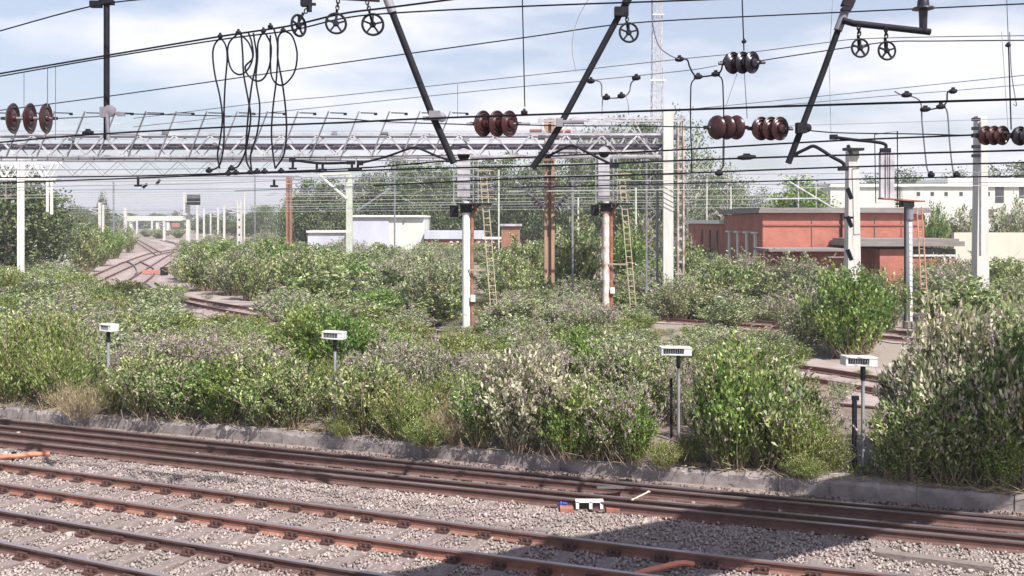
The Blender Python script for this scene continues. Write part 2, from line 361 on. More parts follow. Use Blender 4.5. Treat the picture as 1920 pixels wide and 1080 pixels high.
def track(label, A, B, ma, mb_, extra=(), chairs=True, spacing=.68, z=.158, s0=0, s1=None, group='railway tracks', sz=-.006, slm=None):
    pa = spline([G(x, y, z) for x, y in A], 8); pb = spline([G(x, y, z) for x, y in B], 8)
    base = pa[0].copy(); base.z = 0
    T = thing('railway_track', label, 'railway track', base, group)
    rail_mesh(pa, ma, T); rail_mesh(pb, mb_, T)
    for E in extra: rail_mesh(spline([G(x, y, z) for x, y in E], 8), ma, T)
    la = plen(pa); cnt = 0; sp = spacing; s = s0
    while s < (s1 or la) and cnt < 99:
        p = path_at(pa, s); p2 = path_at(pa, min(s + .3, la)); t = (p2 - p); t.z = 0; t.normalize(); nn = Vector((-t.y, t.x, 0))
        # nearest point on pb
        q = min((v for v in spline_dense(pb)), key=lambda v: (v - p).length_squared)
        ax = (q - p); ax.z = 0; gauge = ax.length; ax.normalize(); c = (p + q) / 2; ang = math.atan2(ax.y, ax.x)
        o = bpy.data.objects.new('sleeper', slm or SL_MESH); COL.objects.link(o); o.parent = T
        o.location = (c.x - base.x, c.y - base.y, sz + random.uniform(-.004, .004)); o.rotation_euler = (0, 0, ang + R(random.uniform(-1, 1)))
        if chairs:
            for sg in (-1, 1):
                h = bpy.data.objects.new('rail_chair', CH_MESH); COL.objects.link(h); h.parent = o; h.location = (sg * gauge / 2, 0, .02)
        s += sp; cnt += 1
    return pa, pb
_dc = {}
def spline_dense(pb):
    k = id(pb)
    if k not in _dc:
        o = []
        for i in range(len(pb) - 1):
            m = max(1, int((pb[i + 1] - pb[i]).length / .08)); m = min(m, 60)
            for j in range(m): o.append(pb[i].lerp(pb[i + 1], j / m))
        _dc[k] = (o, pb)
    return _dc[k][0]
tmp = sleeper_mesh().build('sleeper', M['sleeper']); SL_MESH = tmp.data; bpy.data.objects.remove(tmp)
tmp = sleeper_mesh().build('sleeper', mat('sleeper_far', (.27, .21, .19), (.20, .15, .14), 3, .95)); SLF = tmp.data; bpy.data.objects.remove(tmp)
tmp = chair_mb().build('rail_chair', M['chair']); CH_MESH = tmp.data; bpy.data.objects.remove(tmp)
T1a = [(-260, 757), (0, 785), (640, 851), (1280, 914), (1920, 970), (2500, 1017)]
T1b = [(-260, 795), (0, 823), (640, 891), (1280, 955), (1920, 1016), (2500, 1070)]
T1c = [(-260, 769), (0, 797), (640, 860), (1280, 922), (1920, 979), (2500, 1027)]
T1d = [(-260, 782), (0, 809), (640, 880), (1280, 943), (1920, 1003), (2500, 1056)]
track('dark railway track with check rails running beside the concrete platform edge', T1a, T1b, M['rail'], M['rail'], extra=(T1c, T1d), s0=1, chairs=False, sz=-.02)
T2a = [(-240, 835), (0, 866), (640, 951), (1020, 1002), (1400, 1047), (1800, 1088), (2400, 1140)]
T2b = [(-240, 871), (0, 905), (640, 1001), (1090, 1062), (1450, 1106), (1800, 1146), (2400, 1205)]
track('middle foreground railway track with rust orange rail sides and pale ballast', T2a, T2b, M['rail_mid'], M['rail_orange'], s0=1)
T3a = [(-240, 916), (0, 956), (300, 1008), (640, 1065), (1000, 1120), (1500, 1190)]
T3b = [(-240, 963), (0, 1015), (300, 1077), (640, 1145), (1000, 1212), (1500, 1300)]
track('nearest railway track cut by the bottom left corner of the photo', T3a, T3b, M['rail'], M['rail'], s0=1)
# sidings beyond the scrub
F1a = [(1990, 742), (1700, 712), (1500, 684), (1240, 655), (850, 622), (515, 583), (345, 555), (312, 541), (290, 528)]
F1b = [(1990, 771), (1700, 736), (1500, 705), (1240, 674), (850, 636), (515, 596), (345, 564), (300, 546), (272, 530)]
track('rusty siding track winding through the scrub left to right behind the lamp posts', F1a, F1b, M['rail_far'], M['rail_far'], chairs=False, slm=SLF, sz=-.03, spacing=.9)
F2a = [(2000, 640), (1720, 622), (1500, 606), (1240, 588), (1000, 570)]
F2b = [(2000, 655), (1720, 634), (1500, 615), (1240, 595), (1000, 576)]
track('rusty siding track passing the foot of the right hand signal post', F2a, F2b, M['rail_far'], M['rail_far'], chairs=False, slm=SLF, sz=-.03, spacing=.9, z=.158)
F3a = [(2000, 800), (1700, 768), (1500, 748), (1300, 728)]
F3b = [(2000, 832), (1700, 797), (1500, 775), (1300, 752)]
track('half buried siding track just behind the rightmost lamp post', F3a, F3b, M['rail_far'], M['rail_far'], chairs=False, slm=SLF, sz=-.03, spacing=.9)
J1a = [(40, 566), (100, 545), (160, 522), (234, 490), (282, 474), (318, 468.5), (345, 466)]
J1b = [(66, 575), (130, 550), (187, 525), (242, 500), (289, 479), (322, 471.5), (348, 468.5)]
track('left junction track rising from the grass towards the far bridge', J1a, J1b, M['rail_far'], M['rail_far'], spacing=1.1, chairs=False, slm=SLF, sz=-.03)
J2a = [(150, 575), (205, 545), (242, 523), (273, 504), (310, 481), (330, 470), (338, 463), (325, 456), (300, 450)]
J2b = [(185, 577), (243, 546), (277, 523), (291, 510), (326, 485), (342, 474), (350, 464), (332, 456), (306, 449)]
track('right junction track curving away past the small red point motor', J2a, J2b, M['rail_far'], M['rail_far'], spacing=1.1, chairs=False, slm=SLF, sz=-.03)
J4a = [(262, 451), (275, 458), (289, 466), (303, 473)]; J4b = [(256, 453), (268, 461), (282, 470), (292, 477)]
track('short crossover rails linking the two junction tracks', [(222, 494), (238, 490), (250, 496), (257, 507), (252, 514)], [(262, 488), (270, 493), (287, 502), (290, 510), (282, 520)], M['rail_far'], M['rail_far'], spacing=1.2, chairs=False, slm=SLF, sz=-.03)
track('distant single track entering the junction from the far left', J4a[::-1] + [(254, 447.5)], J4b[::-1] + [(249, 449)], M['rail_far'], M['rail_far'], spacing=1.3, chairs=False, slm=SLF, sz=-.03)
# pale ballast under the far sidings
def strip(name, mid, w, z, m):
    P = spline([G(x, y) for x, y in mid], 8); mb = MB(); vs = []
    for i, p in enumerate(P):
        t = (P[min(i + 1, len(P) - 1)] - P[max(i - 1, 0)]).normalized(); nn = Vector((-t.y, t.x, 0)); 
        vs += [(p + nn * w * random.uniform(.85, 1.15) + Vector((0, 0, z - .03)))[:], (p - nn * w * random.uniform(.85, 1.15) + Vector((0, 0, z - .03)))[:]]
    mb.add(vs, [(2 * i, 2 * i + 1, 2 * i + 3, 2 * i + 2) for i in range(len(P) - 1)]); return struct(name, mb.build(name, m))
M['far_ballast'] = mat('far_ballast', (.34, .28, .265), (.25, .20, .19), .9, .95, 0, .3, c3=(.40, .34, .32), detail=9)
strip('ballast_strip', [(a[0], (a[1] + b[1]) / 2) for a, b in zip(F1a, F1b)], 2.8, 0.000, M['far_ballast'])
strip('ballast_strip', [(a[0], (a[1] + b[1]) / 2) for a, b in zip(F2a, F2b)], 2.8, .004, M['far_ballast'])
strip('ballast_strip', [(a[0], (a[1] + b[1]) / 2) for a, b in zip(F3a, F3b)], 2.6, .008, M['far_ballast'])
strip('ballast_strip', [((a[0] + b[0]) / 2, (a[1] + b[1]) / 2) for a, b in zip(J1a, J1b)], 3.2, .012, M['far_ballast'])
strip('ballast_strip', [((a[0] + b[0]) / 2, (a[1] + b[1]) / 2) for a, b in zip(J2a, J2b)], 3.4, .016, M['far_ballast'])

# ------------------------------------------------------------------ loose ballast stones
def stones(name, pts, smin, smax, m, label):
    N = len(pts); base = np.array([(x, y, z) for x in (-1, 1) for y in (-1, 1) for z in (-1, 1)], float)
    sz = RNG.uniform(smin, smax, (N, 1, 1)) * RNG.uniform(.55, 1.2, (N, 1, 3)); V = base[None] * RNG.uniform(.55, 1.0, (N, 8, 3)) * sz
    a = RNG.uniform(0, 6.28, N); b = RNG.uniform(-.9, .9, N); ca, sa, cb, sb = np.cos(a), np.sin(a), np.cos(b), np.sin(b)
    y = V[:, :, 1] * cb[:, None] - V[:, :, 2] * sb[:, None]; z = V[:, :, 1] * sb[:, None] + V[:, :, 2] * cb[:, None]; x = V[:, :, 0]
    V = np.stack([x * ca[:, None] - y * sa[:, None], x * sa[:, None] + y * ca[:, None], z], 2) + pts[:, None, :]
    Fq = np.array([(0, 1, 3, 2), (4, 6, 7, 5), (0, 4, 5, 1), (2, 3, 7, 6), (0, 2, 6, 4), (1, 5, 7, 3)])
    Q = (Fq[None] + (np.arange(N) * 8)[:, None, None]).reshape(-1, 4)
    o = np_obj(name, V.reshape(-1, 3), Q, m); return tag(o, label, 'ballast', kind='stuff')
def pix_y_of_line(L, x): return np.interp(x, [p[0] for p in L], [p[1] for p in L])
def scatter_px(n, x0, x1, y0, y1):
    """uniform on the ground inside a pixel window"""
    d0, d1 = dep(y1), dep(y0); d = np.sqrt(RNG.uniform(d0 ** 2, d1 ** 2, n)); px = RNG.uniform(x0, x1, n)
    return np.stack([(px - 960) / F * d, d], 1), px, HY + F * H / d
P2, px, py = scatter_px(100000, -120, 2040, 770, 1130)
ky = pix_y_of_line(kerb_px, px); ok = py > ky + 4
t1b = pix_y_of_line(T1b, px); t1a = pix_y_of_line(T1a, px)
intrack = (py < t1b + 20)
keep = ok & (~intrack | (RNG.uniform(0, 1, len(px)) < .6))
z = RNG.uniform(-.012, .012, len(px)) + .02 * np.sin(P2[:, 0] * 1.3) * 0
pts = np.concatenate([P2, z[:, None]], 1)
stones('ballast', pts[keep & ~intrack], .012, .027, M['stone'], 'loose pinkish grey ballast stones around the near tracks')
stones('ballast', pts[keep & intrack], .010, .020, M['stone_brown'], 'brown rusty ballast stones between the rails beside the platform edge')
P3, px, py = scatter_px(350, -60, 1980, 780, 1090)
ok = (py > pix_y_of_line(kerb_px, px) + 6)
stones('ballast', np.concatenate([P3, np.full((len(P3), 1), .012)], 1)[ok], .03, .05, M['stone'], 'scattered larger ballast stones lying between the near tracks')

#%%STRUCT
# ------------------------------------------------------------------ footbridge overhead (out of frame, casts the slanting shadow)
fbT = thing('footbridge', 'covered station footbridge above the camera, outside the photo', 'footbridge', (6, 9, 0))
dv = Vector((.872, .49, 0)).normalized(); nv = Vector((-dv.y, dv.x, 0)); Mx = Matrix((dv, nv, Vector((0, 0, 1)))).transposed()
def TN(t, n_, z): return dv * t + nv * n_ + Vector((0, 0, z))
mb = MB(); mb.box(TN(13.5, 5.20, 7.35), (22, 1.6, .3), Mx); mb.build('deck', M['conc'], fbT)
mb = MB(); mb.box(TN(13.5, 4.42, 7.75), (22, .06, .5), Mx); mb.box(TN(13.5, 5.98, 7.75), (22, .06, .5), Mx); mb.build('parapet', M['galv_dull'], fbT)
mb = MB(); [mb.box(TN(22, 5.2 + .9 * i, 3.55), (.35, .35, 7.1), Mx) for i in (0, 1)]; mb.build('pier', M['brick'], fbT)

# ------------------------------------------------------------------ buildings
def zpx(py, d): return H - (py - HY) / F * d
def xpx(px, d): return (px - 960) / F * d
# red brick building
bb = thing('brick_building', 'long red brick railway building with flat grey roof on the right', 'building', (22, 66, 0))
Xc = xpx(1430, 66); Xr = xpx(1733, 66)
mb = MB(); mb.box(((Xc + Xr) / 2, 72, 2.66), (Xr - Xc, 12, 5.36)); mb.build('wall', M['brick'], bb)
mb = MB(); mb.box(((Xc + Xr) / 2, 72, 5.48), (Xr - Xc + .7, 12.7, .2)); mb.box(((Xc + Xr) / 2, 72.0, 5.66), (Xr - Xc + .5, 12.4, .16)); rf = mb.build('roof', M['roof_grey'], bb)
mb = MB(); mb.box((xpx(1481, 68), 68, 6.02), (.62, .62, .55)); mb.box((xpx(1481, 68), 68, 6.32), (.72, .72, .08)); mb.build('chimney', M['cream'], rf)
mb = MB(); mb.box(((Xc + Xr) / 2, 65.60, 5.47), (Xr - Xc + .75, .06, .22)); mb.build('fascia', M['white'], rf)
for pxx in (1369, 1385, 1402, 1418):
    dd = Xc * 1800 / (pxx - 960); mb = MB(); mb.box((Xc - .06, dd, 3.0), (.14, .42, 1.9)); mb.box((Xc - .12, dd, 4.0), (.3, 1.1, .12)); w = mb.build('window', M['white'], bb)
    mb = MB(); mb.box((Xc - .04, dd - .62, 2.95), (.1, .75, 1.8)); mb.build('pane', M['glass_dark'], w)
mb = MB(); [mb.box((xpx(x, 66), 65.97, 2.6), (.03, .04, 5.1)) for x in (1522, 1640, 1690)]; mb.build('movement_joint', M['louvre'], bb)
mb = MB(); mb.box(((Xc + Xr) / 2, 65.95, 4.55), (Xr - Xc - .02, .06, .1)); mb.build('brick_course', mat('soldier_course', (.36, .12, .09), (.27, .09, .07), 5, .9), bb)
# rear annex
mb = MB(); mb.box((Xc + 4, 86, 2.3), (8, 15.6, 4.6)); mb.build('annex_wall', M['brick'], bb)
mb = MB(); mb.box((Xc + 4, 86, 4.75), (8.8, 16.0, .3)); mb.build('annex_roof', M['white'], bb)
for dd in (80.5, 83.5, 87):
    mb = MB(); mb.box((Xc - .03, dd, 3.1), (.1, .55, 1.9)); mb.build('window', M['glass_dark'], bb)
# front lower wing
Xa = xpx(1612, 62); Xb = xpx(1790, 62); Xm = xpx(1648, 62)
mb = MB(); mb.box(((Xm + Xb) / 2, 63.9, 1.5), (Xb - Xm, 4.1, 3.0)); mb.box(((Xa + Xm) / 2, 64.9, 1.5), (Xm - Xa + .01, 2, 2.99)); mb.build('wing_wall', M['brick'], bb)
mb = MB(); mb.box(((Xa + Xb) / 2 - .1, 63.7, 3.36), (Xb - Xa + 1.0, 4.5, .32)); mb.box(((Xa + Xb) / 2 - .1, 63.9, 3.60), (Xb - Xa + .7, 4.0, .14)); rw = mb.build('wing_roof', M['roof_grey'], bb)
mb = MB(); mb.box((xpx(1672, 65.9), 65.9, 3.86), (xpx(1733, 66) - xpx(1612, 66), .16, .2)); mb.build('flashing', M['white'], rw)
mb = MB(); mb.box(((xpx(1438, 62) + xpx(1606, 62)) / 2, 63.6, 2.95), (xpx(1606, 62) - xpx(1438, 62), 4.2, .16)); mb.box(((xpx(1560, 61) + xpx(1604, 61)) / 2, 61.6, 2.5), (1.6, .1, .08)); mb.build('lean_to_roof', M['roof_grey'], bb)
mb = MB(); mb.box(((xpx(1450, 62) + xpx(1606, 62)) / 2, 64.6, 1.38), (xpx(1606, 62) - xpx(1450, 62), 2.2, 2.76)); mb.build('lean_to_wall', M['brick'], bb)
mb = MB(); mb.box((xpx(1752, 61.8), 61.83, 2.86), (2.6, .08, .34)); mb.build('window', M['glass_dark'], bb)
mb = MB(); mb.box((xpx(1752, 61.75), 61.79, 2.6), (2.7, .08, .12)); mb.box((xpx(1772, 61.75), 61.79, 1.7), (.14, .08, 1.8)); mb.box((xpx(1782, 61.75), 61.79, 1.7), (.1, .08, 1.8)); mb.build('window_frame', M['white'], bb)
mb = MB(); mb.box((xpx(1760, 61.75), 61.80, .9), (1.25, .08, 1.3)); mb.build('door', M['offwhite'], bb)
mb = MB(); mb.tube([(xpx(1579, 65.8), 65.9, 5.3), (xpx(1579, 65.8), 65.9, 3.5)], .07); mb.build('downpipe', M['steel_dark'], bb)
# white works building at far right
wb = thing('white_building', 'long white works building with a row of tiny square windows', 'building', (70, 150, 0))
D = 150
def bx2(mb, x0, x1, y0, y1, d, dd, fwd=0):  # box from a pixel rectangle at depth d, dd deep
    X0, X1 = xpx(x0, d), xpx(x1, d); Z0, Z1 = zpx(y1, d), zpx(y0, d)
    return mb.box(((X0 + X1) / 2, d + dd / 2 - fwd, (Z0 + Z1) / 2), (X1 - X0, dd, Z1 - Z0))
mb = MB(); bx2(mb, 1557, 2100, 350, 466, D, 20); mb.build('wall', M['offwhite'], wb)
mb = MB(); bx2(mb, 1553, 2104, 345, 350, D, 21, .4); mb.build('roof', M['white'], wb)
mb = MB(); bx2(mb, 1777, 2100, 334, 345, D + 5, 12); mb.build('upper_storey', M['offwhite'], wb)
for x in (1722, 1748, 1774, 1802, 1853):
    mb = MB(); bx2(mb, x - 3, x + 3, 360, 367, D, .2, .06); mb.build('window', M['glass_dark'], wb)
for x0, x1, y0, y1 in ((1866, 1882, 350.5, 380), (1911, 1926, 350.5, 371), (1935, 1960, 350.5, 371)):
    mb = MB(); bx2(mb, x0, x1, y0, y1, D, .2, .06); w = mb.build('window', M['glass_dark'], wb)
    mb = MB(); bx2(mb, x1, x1 + 4, y0, y1, D, .3, .12); mb.build('frame', M['white'], w)
mb = MB(); bx2(mb, 1820, 1866, 392, 394, D, .8, .8); mb.build('canopy', M['roof_grey'], wb)
# cream wall
cw = MB(); bx2(cw, 1789, 2100, 436, 530, 74, .4); o = cw.build('boundary_wall', M['cream']); tag(o, 'plain cream rendered wall standing right of the brick building', 'wall')
# white shed in the middle
ws = thing('white_shed', 'flat roofed white shed with a lilac sheet front in the middle distance', 'building', (-18, 128, 0))
mb = MB(); bx2(mb, 660, 795, 407, 480, 128, 12); mb.build('wall', M['offwhite'], ws)
mb = MB(); bx2(mb, 657, 797, 403.5, 407, 128, 12.8, .5); mb.build('roof', M['white'], ws)
mb = MB(); bx2(mb, 661, 729, 412, 480, 128, .2, .15); fr = mb.build('shutter', M['lilac'], ws)
for x in (667, 693, 700, 672):
    mb = MB(); bx2(mb, x - 1, x + 1, 427, 436, 128, .1, .3); mb.build('handle', M['louvre'], fr)
mb = MB(); bx2(mb, 756, 759, 413, 417, 128, .2, .2); mb.build('wall_lamp', M['louvre'], ws)
wl = thing('low_shed', 'long low pale sheet metal shed adjoining the left of the white shed', 'building', (-40, 130, 0))
mb = MB(); bx2(mb, 577, 659, 436, 482, 131, 8); mb.build('wall', M['lilac'], wl)
mb = MB(); bx2(mb, 575, 659, 432.5, 436, 131, 8.6, .3); mb.build('roof', M['white'], wl)
wr = thing('arcade_building', 'low brick building with grey roof and white arched windows right of the white shed', 'building', (-5, 128, 0))
mb = MB(); bx2(mb, 797, 950, 448, 482, 127, 8); mb.build('wall', M['brick'], wr)
mb = MB(); bx2(mb, 796, 905, 433, 448, 127, 8.4, .3); mb.build('roof', M['lilac'], wr)
mb = MB(); bx2(mb, 905, 952, 446, 448.5, 127, 8.4, .3); mb.build('roof', M['white'], wr)
for x in (846, 858, 880, 898, 911, 924, 938):
    mb = MB(); bx2(mb, x - 3, x + 3, 455, 470, 127, .2, .15)
    X = xpx(x, 126.95); Z = zpx(455, 127); mb.lathe([(.21, -.1), (.21, .1)], (X, 126.95, Z), (0, 1, 0), 12); mb.build('window', M['white'], wr)
# brick shed fragment and far bridge
fs = thing('small_brick_hut', 'small red brick hut with a pale roof half hidden left of the tan mast', 'building', (0, 115, 0))
mb = MB(); bx2(mb, 940, 975, 425, 470, 115, 5); mb.build('wall', M['brown_mast'], fs); mb = MB(); bx2(mb, 937, 979, 420, 424, 115, 5.5, .3); mb.build('roof', M['galv'], fs)
br = thing('road_bridge', 'pale flat road bridge crossing the tracks in the far distance on the left', 'bridge', (-150, 420, 0))
mb = MB(); bx2(mb, 236, 352, 405, 414, 420, 8); mb.build('deck', M['offwhite'], br)
mb = MB(); [bx2(mb, x, x + 5, 417, 431, 420, 8) for x in (242, 292, 312, 345)]; mb.build('pier', M['offwhite'], br)
mb = MB(); bx2(mb, 322, 336, 418, 426, 419, 1); mb.build('brick_panel', M['brick'], br)
cb = thing('relay_cabinet', 'pale relay room cabin with flat roof at the left behind the grass', 'cabin', (-46, 95, 0))
mb = MB(); bx2(mb, 78, 115, 463, 510, 95, 3); mb.build('wall', M['offwhite'], cb)
mb = MB(); bx2(mb, 66, 123, 458.5, 463, 95, 3.8, .4); mb.build('roof', M['white'], cb)
mb = MB(); bx2(mb, 116, 119, 463, 510, 94.7, .3, 0); mb.build('corner_post', M['white'], cb)
# stair handrail by the cabin
hr = thing('handrail', 'white tubular stair handrail behind the small pale cabin', 'handrail', at(100, 450, 110))
mb = MB()
for p, q in (((92, 452), (112, 430)), ((100, 448), (100, 424)), ((100, 424), (122, 424)), ((112, 430), (122, 426)), ((85, 436), (85, 445)), ((85, 436), (122, 436))): mb.tube([at(*p, 110), at(*q, 110)], .07)
mb.build('rail', M['white'], hr)

# ------------------------------------------------------------------ communications tower
ct = thing('lattice_tower', 'tall slender pale steel lattice communications tower rising behind the trees', 'tower', (xpx(1232, 160), 160, 0))
cx, cy = xpx(1232, 160), 160.; wB, wT = 1.15, .62
for sx, sy in ((-1, -1), (1, -1), (1, 1), (-1, 1)):
    mb = MB(); mb.tube([(cx + sx * wB, cy + sy * wB, 0), (cx + sx * wT, cy + sy * wT, 46)], .085); mb.build('leg', M['galv'], ct)
mb = MB(); nz_ = 26
cor = [(-1, -1), (1, -1), (1, 1), (-1, 1)]
for i in range(nz_):
    z0, z1 = 46 * i / nz_, 46 * (i + 1) / nz_; w0 = wB + (wT - wB) * i / nz_; w1 = wB + (wT - wB) * (i + 1) / nz_
    for k in range(4):
        a, b = cor[k], cor[(k + 1) % 4]
        A = (cx + a[0] * w0, cy + a[1] * w0, z0); B = (cx + b[0] * w1, cy + b[1] * w1, z1); mb.bar(A, B, .07)
        mb.bar((cx + a[0] * w0, cy + a[1] * w0, z0), (cx + b[0] * w0, cy + b[1] * w0, z0), .06)
mb.build('bracing', M['galv'], ct)
mb = MB()
for s_ in (-.2, .2): mb.tube([(cx + s_, cy - wB - .05, 0), (cx + s_, cy - wT - .05, 46)], .04)
for i in range(150): mb.bar((cx - .2, cy - wB + .5 * i / 150, i * .3), (cx + .2, cy - wB + .5 * i / 150, i * .3), .03)
mb.build('ladder', M['galv'], ct)
mb = MB(); mb.box((cx, cy - 1, zpx(152, 160)), (2.6, .3, .25)); mb.box((cx, cy - 1, zpx(30, 160)), (2.0, .3, .2)); mb.build('antenna_bracket', M['white'], ct)

# ------------------------------------------------------------------ gantries
def truss(parent, X0, X1, Yf, depth, z0, z1, pitch, m, w=.1, grating=False, diag='V'):
    Yb = Yf + depth
    mb = MB()
    for y in (Yf, Yb):
        for z in (z0, z1): mb.bar((X0, y, z), (X1, y, z), w, w)
    mb.build('chord', m, parent)
    mb = MB(); n_ = int((X1 - X0) / pitch)
    for i in range(n_):
        a = X0 + i * pitch; b = a + pitch / 2; c = a + pitch
        for y, ww in ((Yf + .005, .85), (Yb - .005, .45)):
            mb.bar((a, y, z1 - .04), (b, y, z0 + .04), w * ww); mb.bar((b, y, z0 + .04), (c, y, z1 - .04), w * ww)
        mb.bar((b, Yf, z0), (b, Yb, z0), w * .5)
    mb.build('lattice', m, parent)
    if grating:
        gb = MB(); zc = z0 + (z1 - z0) * .42; 
        for k in range(9): gb.bar((X0, Yf + .1 + k * (depth - .2) / 8, zc), (X1, Yf + .1 + k * (depth - .2) / 8, zc), .05, .09)
        k = X0
        while k < X1: gb.box((k, Yf + depth / 2, zc), (.03, depth - .1, .05)); k += .16
        gb.box(((X0 + X1) / 2, Yf + .25, zc + .08), (X1 - X0, .02, .2)); gb.bar((X0, Yb - .1, zc + .12), (X1, Yb - .1, zc + .12), .06, .14)
        gb.build('walkway', M['grating'], parent)
gf = thing('signal_gantry', 'long pale steel lattice gantry with walkway and slanted handrail posts crossing above the scrub', 'gantry', (xpx(1252, 48), 48, 0))
D = 48.; X0, X1 = xpx(-140, D), xpx(1262, D)
z0, z1, zt = zpx(292, D), zpx(252, D), zpx(209, D)
truss(gf, X0, X1, D, 1.5, z0, z1, 1.78, M['galv'], .095, True)
# upper rear frame
mb = MB(); mb.bar((X0, D + 1.4, zpx(247, D)), (X1, D + 1.4, zpx(247, D)), .09); mb.bar((X0, D + 2.9, zpx(243, D)), (X1 + 1, D + 2.9, zpx(240, D)), .08); mb.build('rear_chord', M['galv_dull'], gf)
x = X0; i = 0
while x < xpx(860, D):
    mb = MB(); mb.bar((x - .45, D - .08, z0), (x + .42, D - .08, zt), .075, .06); mb.build('handrail_post', M['wire_grey' if i % 2 else 'galv_dull'], gf)
    mb = MB(); mb.bar((x + .5, D - .1, zt - .08), (x + 1.32, D - .1, zt - .1), .05, .05); mb.box((x + 1.25, D - .1, zt - .14), (.16, .06, .12)); mb.build('handrail_bar', M['wire_dark'], gf)
    x += 1.52; i += 1
mb = MB(); mb.bar((X0, D - .05, zpx(232, D)), (xpx(1240, D), D - .05, zpx(232, D)), .035); mb.build('mid_rail', M['galv'], gf)
mb = MB()
for yy, rr_ in ((246, .02), (262, .018), (270, .02)): mb.bar((X0, D - .04 + .01 * rr_, zpx(yy, D)), (xpx(1240, D), D - .04, zpx(yy, D)), rr_)
mb.build('cable_run', M['galv_dull'], gf)
x = X0
while x < xpx(1230, D):
    mb = MB(); mb.box((x, D - .12, zpx(random.choice((250, 262, 270)), D)), (random.uniform(.1, .35), .12, random.uniform(.08, .2))); mb.build('junction_box', M[random.choice(['galv_dull', 'wire_grey', 'galv'])], gf); x += random.uniform(1.4, 3.4)
# signal equipment brackets, cables along the bottom
mb = MB(); mb.tube([(X0, D - .12, z0 - .1), (X1, D - .12, z0 - .1)], .035); mb.tube([(X0, D - .1, z0 - .27), (xpx(860, D), D - .1, z0 - .24)], .03)
x = X0
while x < xpx(850, D): mb.bar((x, D - .1, z0), (x, D - .1, z0 - .3), .05); x += .77
mb.build('cable_run', M['galv_dull'], gf)
# right end: deeper end frame, columns
mb = MB(); mb.box((xpx(1252, D), D - .05, zpx(205, D) / 2), (.5, .32, zpx(205, D))); mb.build('column', M['concrete_mast'], gf)
mb = MB(); zz = zpx(228, 50); dx = xpx(1276, 50); mb.box((dx - .14, 50, zz / 2), (.09, .3, zz)); mb.box((dx + .14, 50, zz / 2), (.09, .3, zz))
k = .3
while k < zz - .6: mb.box((dx, 50, k), (.2, .2, .12)); k += .6
mb.build('batten_column', mat('flaking_column', (.48, .45, .44), (.25, .15, .12), 3, .8), gf)
mb = MB(); dx = xpx(1222, 51)
for sx in (-.28, .28): mb.bar((dx + sx, 51, 0), (dx + sx, 51, zz - .5), .1)
k = .3
while k < zz - 1.4: mb.bar((dx - .28, 51, k), (dx + .28, 51, k + .55), .06); mb.bar((dx + .28, 51, k + .55), (dx - .28, 51, k + 1.1), .06); k += 1.1
mb.build('lattice_column', M['galv_dull'], gf)
# rear parallel truss to the right third of the boom (seen between the chords)
truss(gf, xpx(1010, 53), xpx(1285, 53), 53, 1.4, zpx(283, 53), zpx(222, 53), 1.75, M['galv'], .1, True)
for x in (1075, 1236):
    mb = MB(); mb.bar((xpx(x, 48) , 48.6, z0), (xpx(x, 48), 48.6, 0), .10)
    mb.build('rear_leg', M['galv_dull'], gf)
gb_ = thing('lattice_gantry', 'white lattice gantry on a slim white column at far left', 'gantry', (xpx(43, 70), 70, 0))
D = 70.; truss(gb_, xpx(-160, D), xpx(105, D), D, .9, zpx(336, D), zpx(305, D), 1.45, M['white'], .13)
truss(gb_, xpx(105, D) + .1, xpx(560, D), D, .9, zpx(330, D), zpx(302, D), 2.2, M['galv_dull'], .05)
mb = MB(); mb.box((xpx(39.8, D), D - .3, zpx(300, D) / 2), (.13, .3, zpx(300, D))); mb.box((xpx(46, D), D - .3, zpx(300, D) / 2), (.15, .3, zpx(300, D))); mb.box((xpx(43, D), D - .25, zpx(300, D) / 2), (.12, .06, zpx(300, D) - .1)); mb.build('column', M['white'], gb_)
for xx, yb in ((89, 397), (97, 402)):
    mb = MB(); mb.bar(at(xx, 338, 69), at(xx, yb, 69), .14); mb.build('drop_post', M['white'], gb_)

# ------------------------------------------------------------------ masts
def mast(px, top, d, wpx, m, label, kind='box', arms=(), nm='overhead_line_mast', group=None, foot=None):
    X = xpx(px, d); Z = zpx(top, d); w = wpx / F * d
    T = thing(nm, label, 'mast', (X, d, 0), group)
    mb = MB()
    if kind == 'box': mb.box((X, d, Z / 2), (w, w * .8, Z))
    elif kind == 'H':
        mb.box((X - w * .36, d, Z / 2), (w * .27, w * .9, Z)); mb.box((X + w * .34, d, Z / 2), (w * .32, w * .9, Z)); mb.box((X, d + .02, Z / 2), (w * .5, w * .12, Z - .02))
    elif kind == 'holes':
        mb.box((X - w * .36, d, Z / 2), (w * .28, w * .8, Z)); mb.box((X + w * .36, d, Z / 2), (w * .28, w * .8, Z))
        k = .5
        while k < Z: mb.box((X, d, k), (w * .46, w * .7, .7)); k += 1.0
    elif kind == 'thin': mb.tube([(X, d, 0), (X, d, Z)], w / 2, 8)
    elif kind == 'taper':
        a, b = w / 2, w * .36
        mb.add([(X - a, d - a, 0), (X + a, d - a, 0), (X + a, d + a, 0), (X - a, d + a, 0), (X - b, d - b, Z), (X + b, d - b, Z), (X + b, d + b, Z), (X - b, d + b, Z)], [(0, 1, 5, 4), (1, 2, 6, 5), (2, 3, 7, 6), (3, 0, 4, 7), (4, 5, 6, 7)])
    mb.build('post', m, T)
    for (p, q, r, mm) in arms:
        a = MB(); a.tube([at(*p, d - w * .55), at(*q, d - w * .55 - .3)], r); a.build('bracket_arm', mm, T)
    return T
WL = M['concrete_mast']
T = mast(1598, 276, 44, 26, WL, 'stout pale mast with dark diamond shadows in front of the brick building', 'taper')
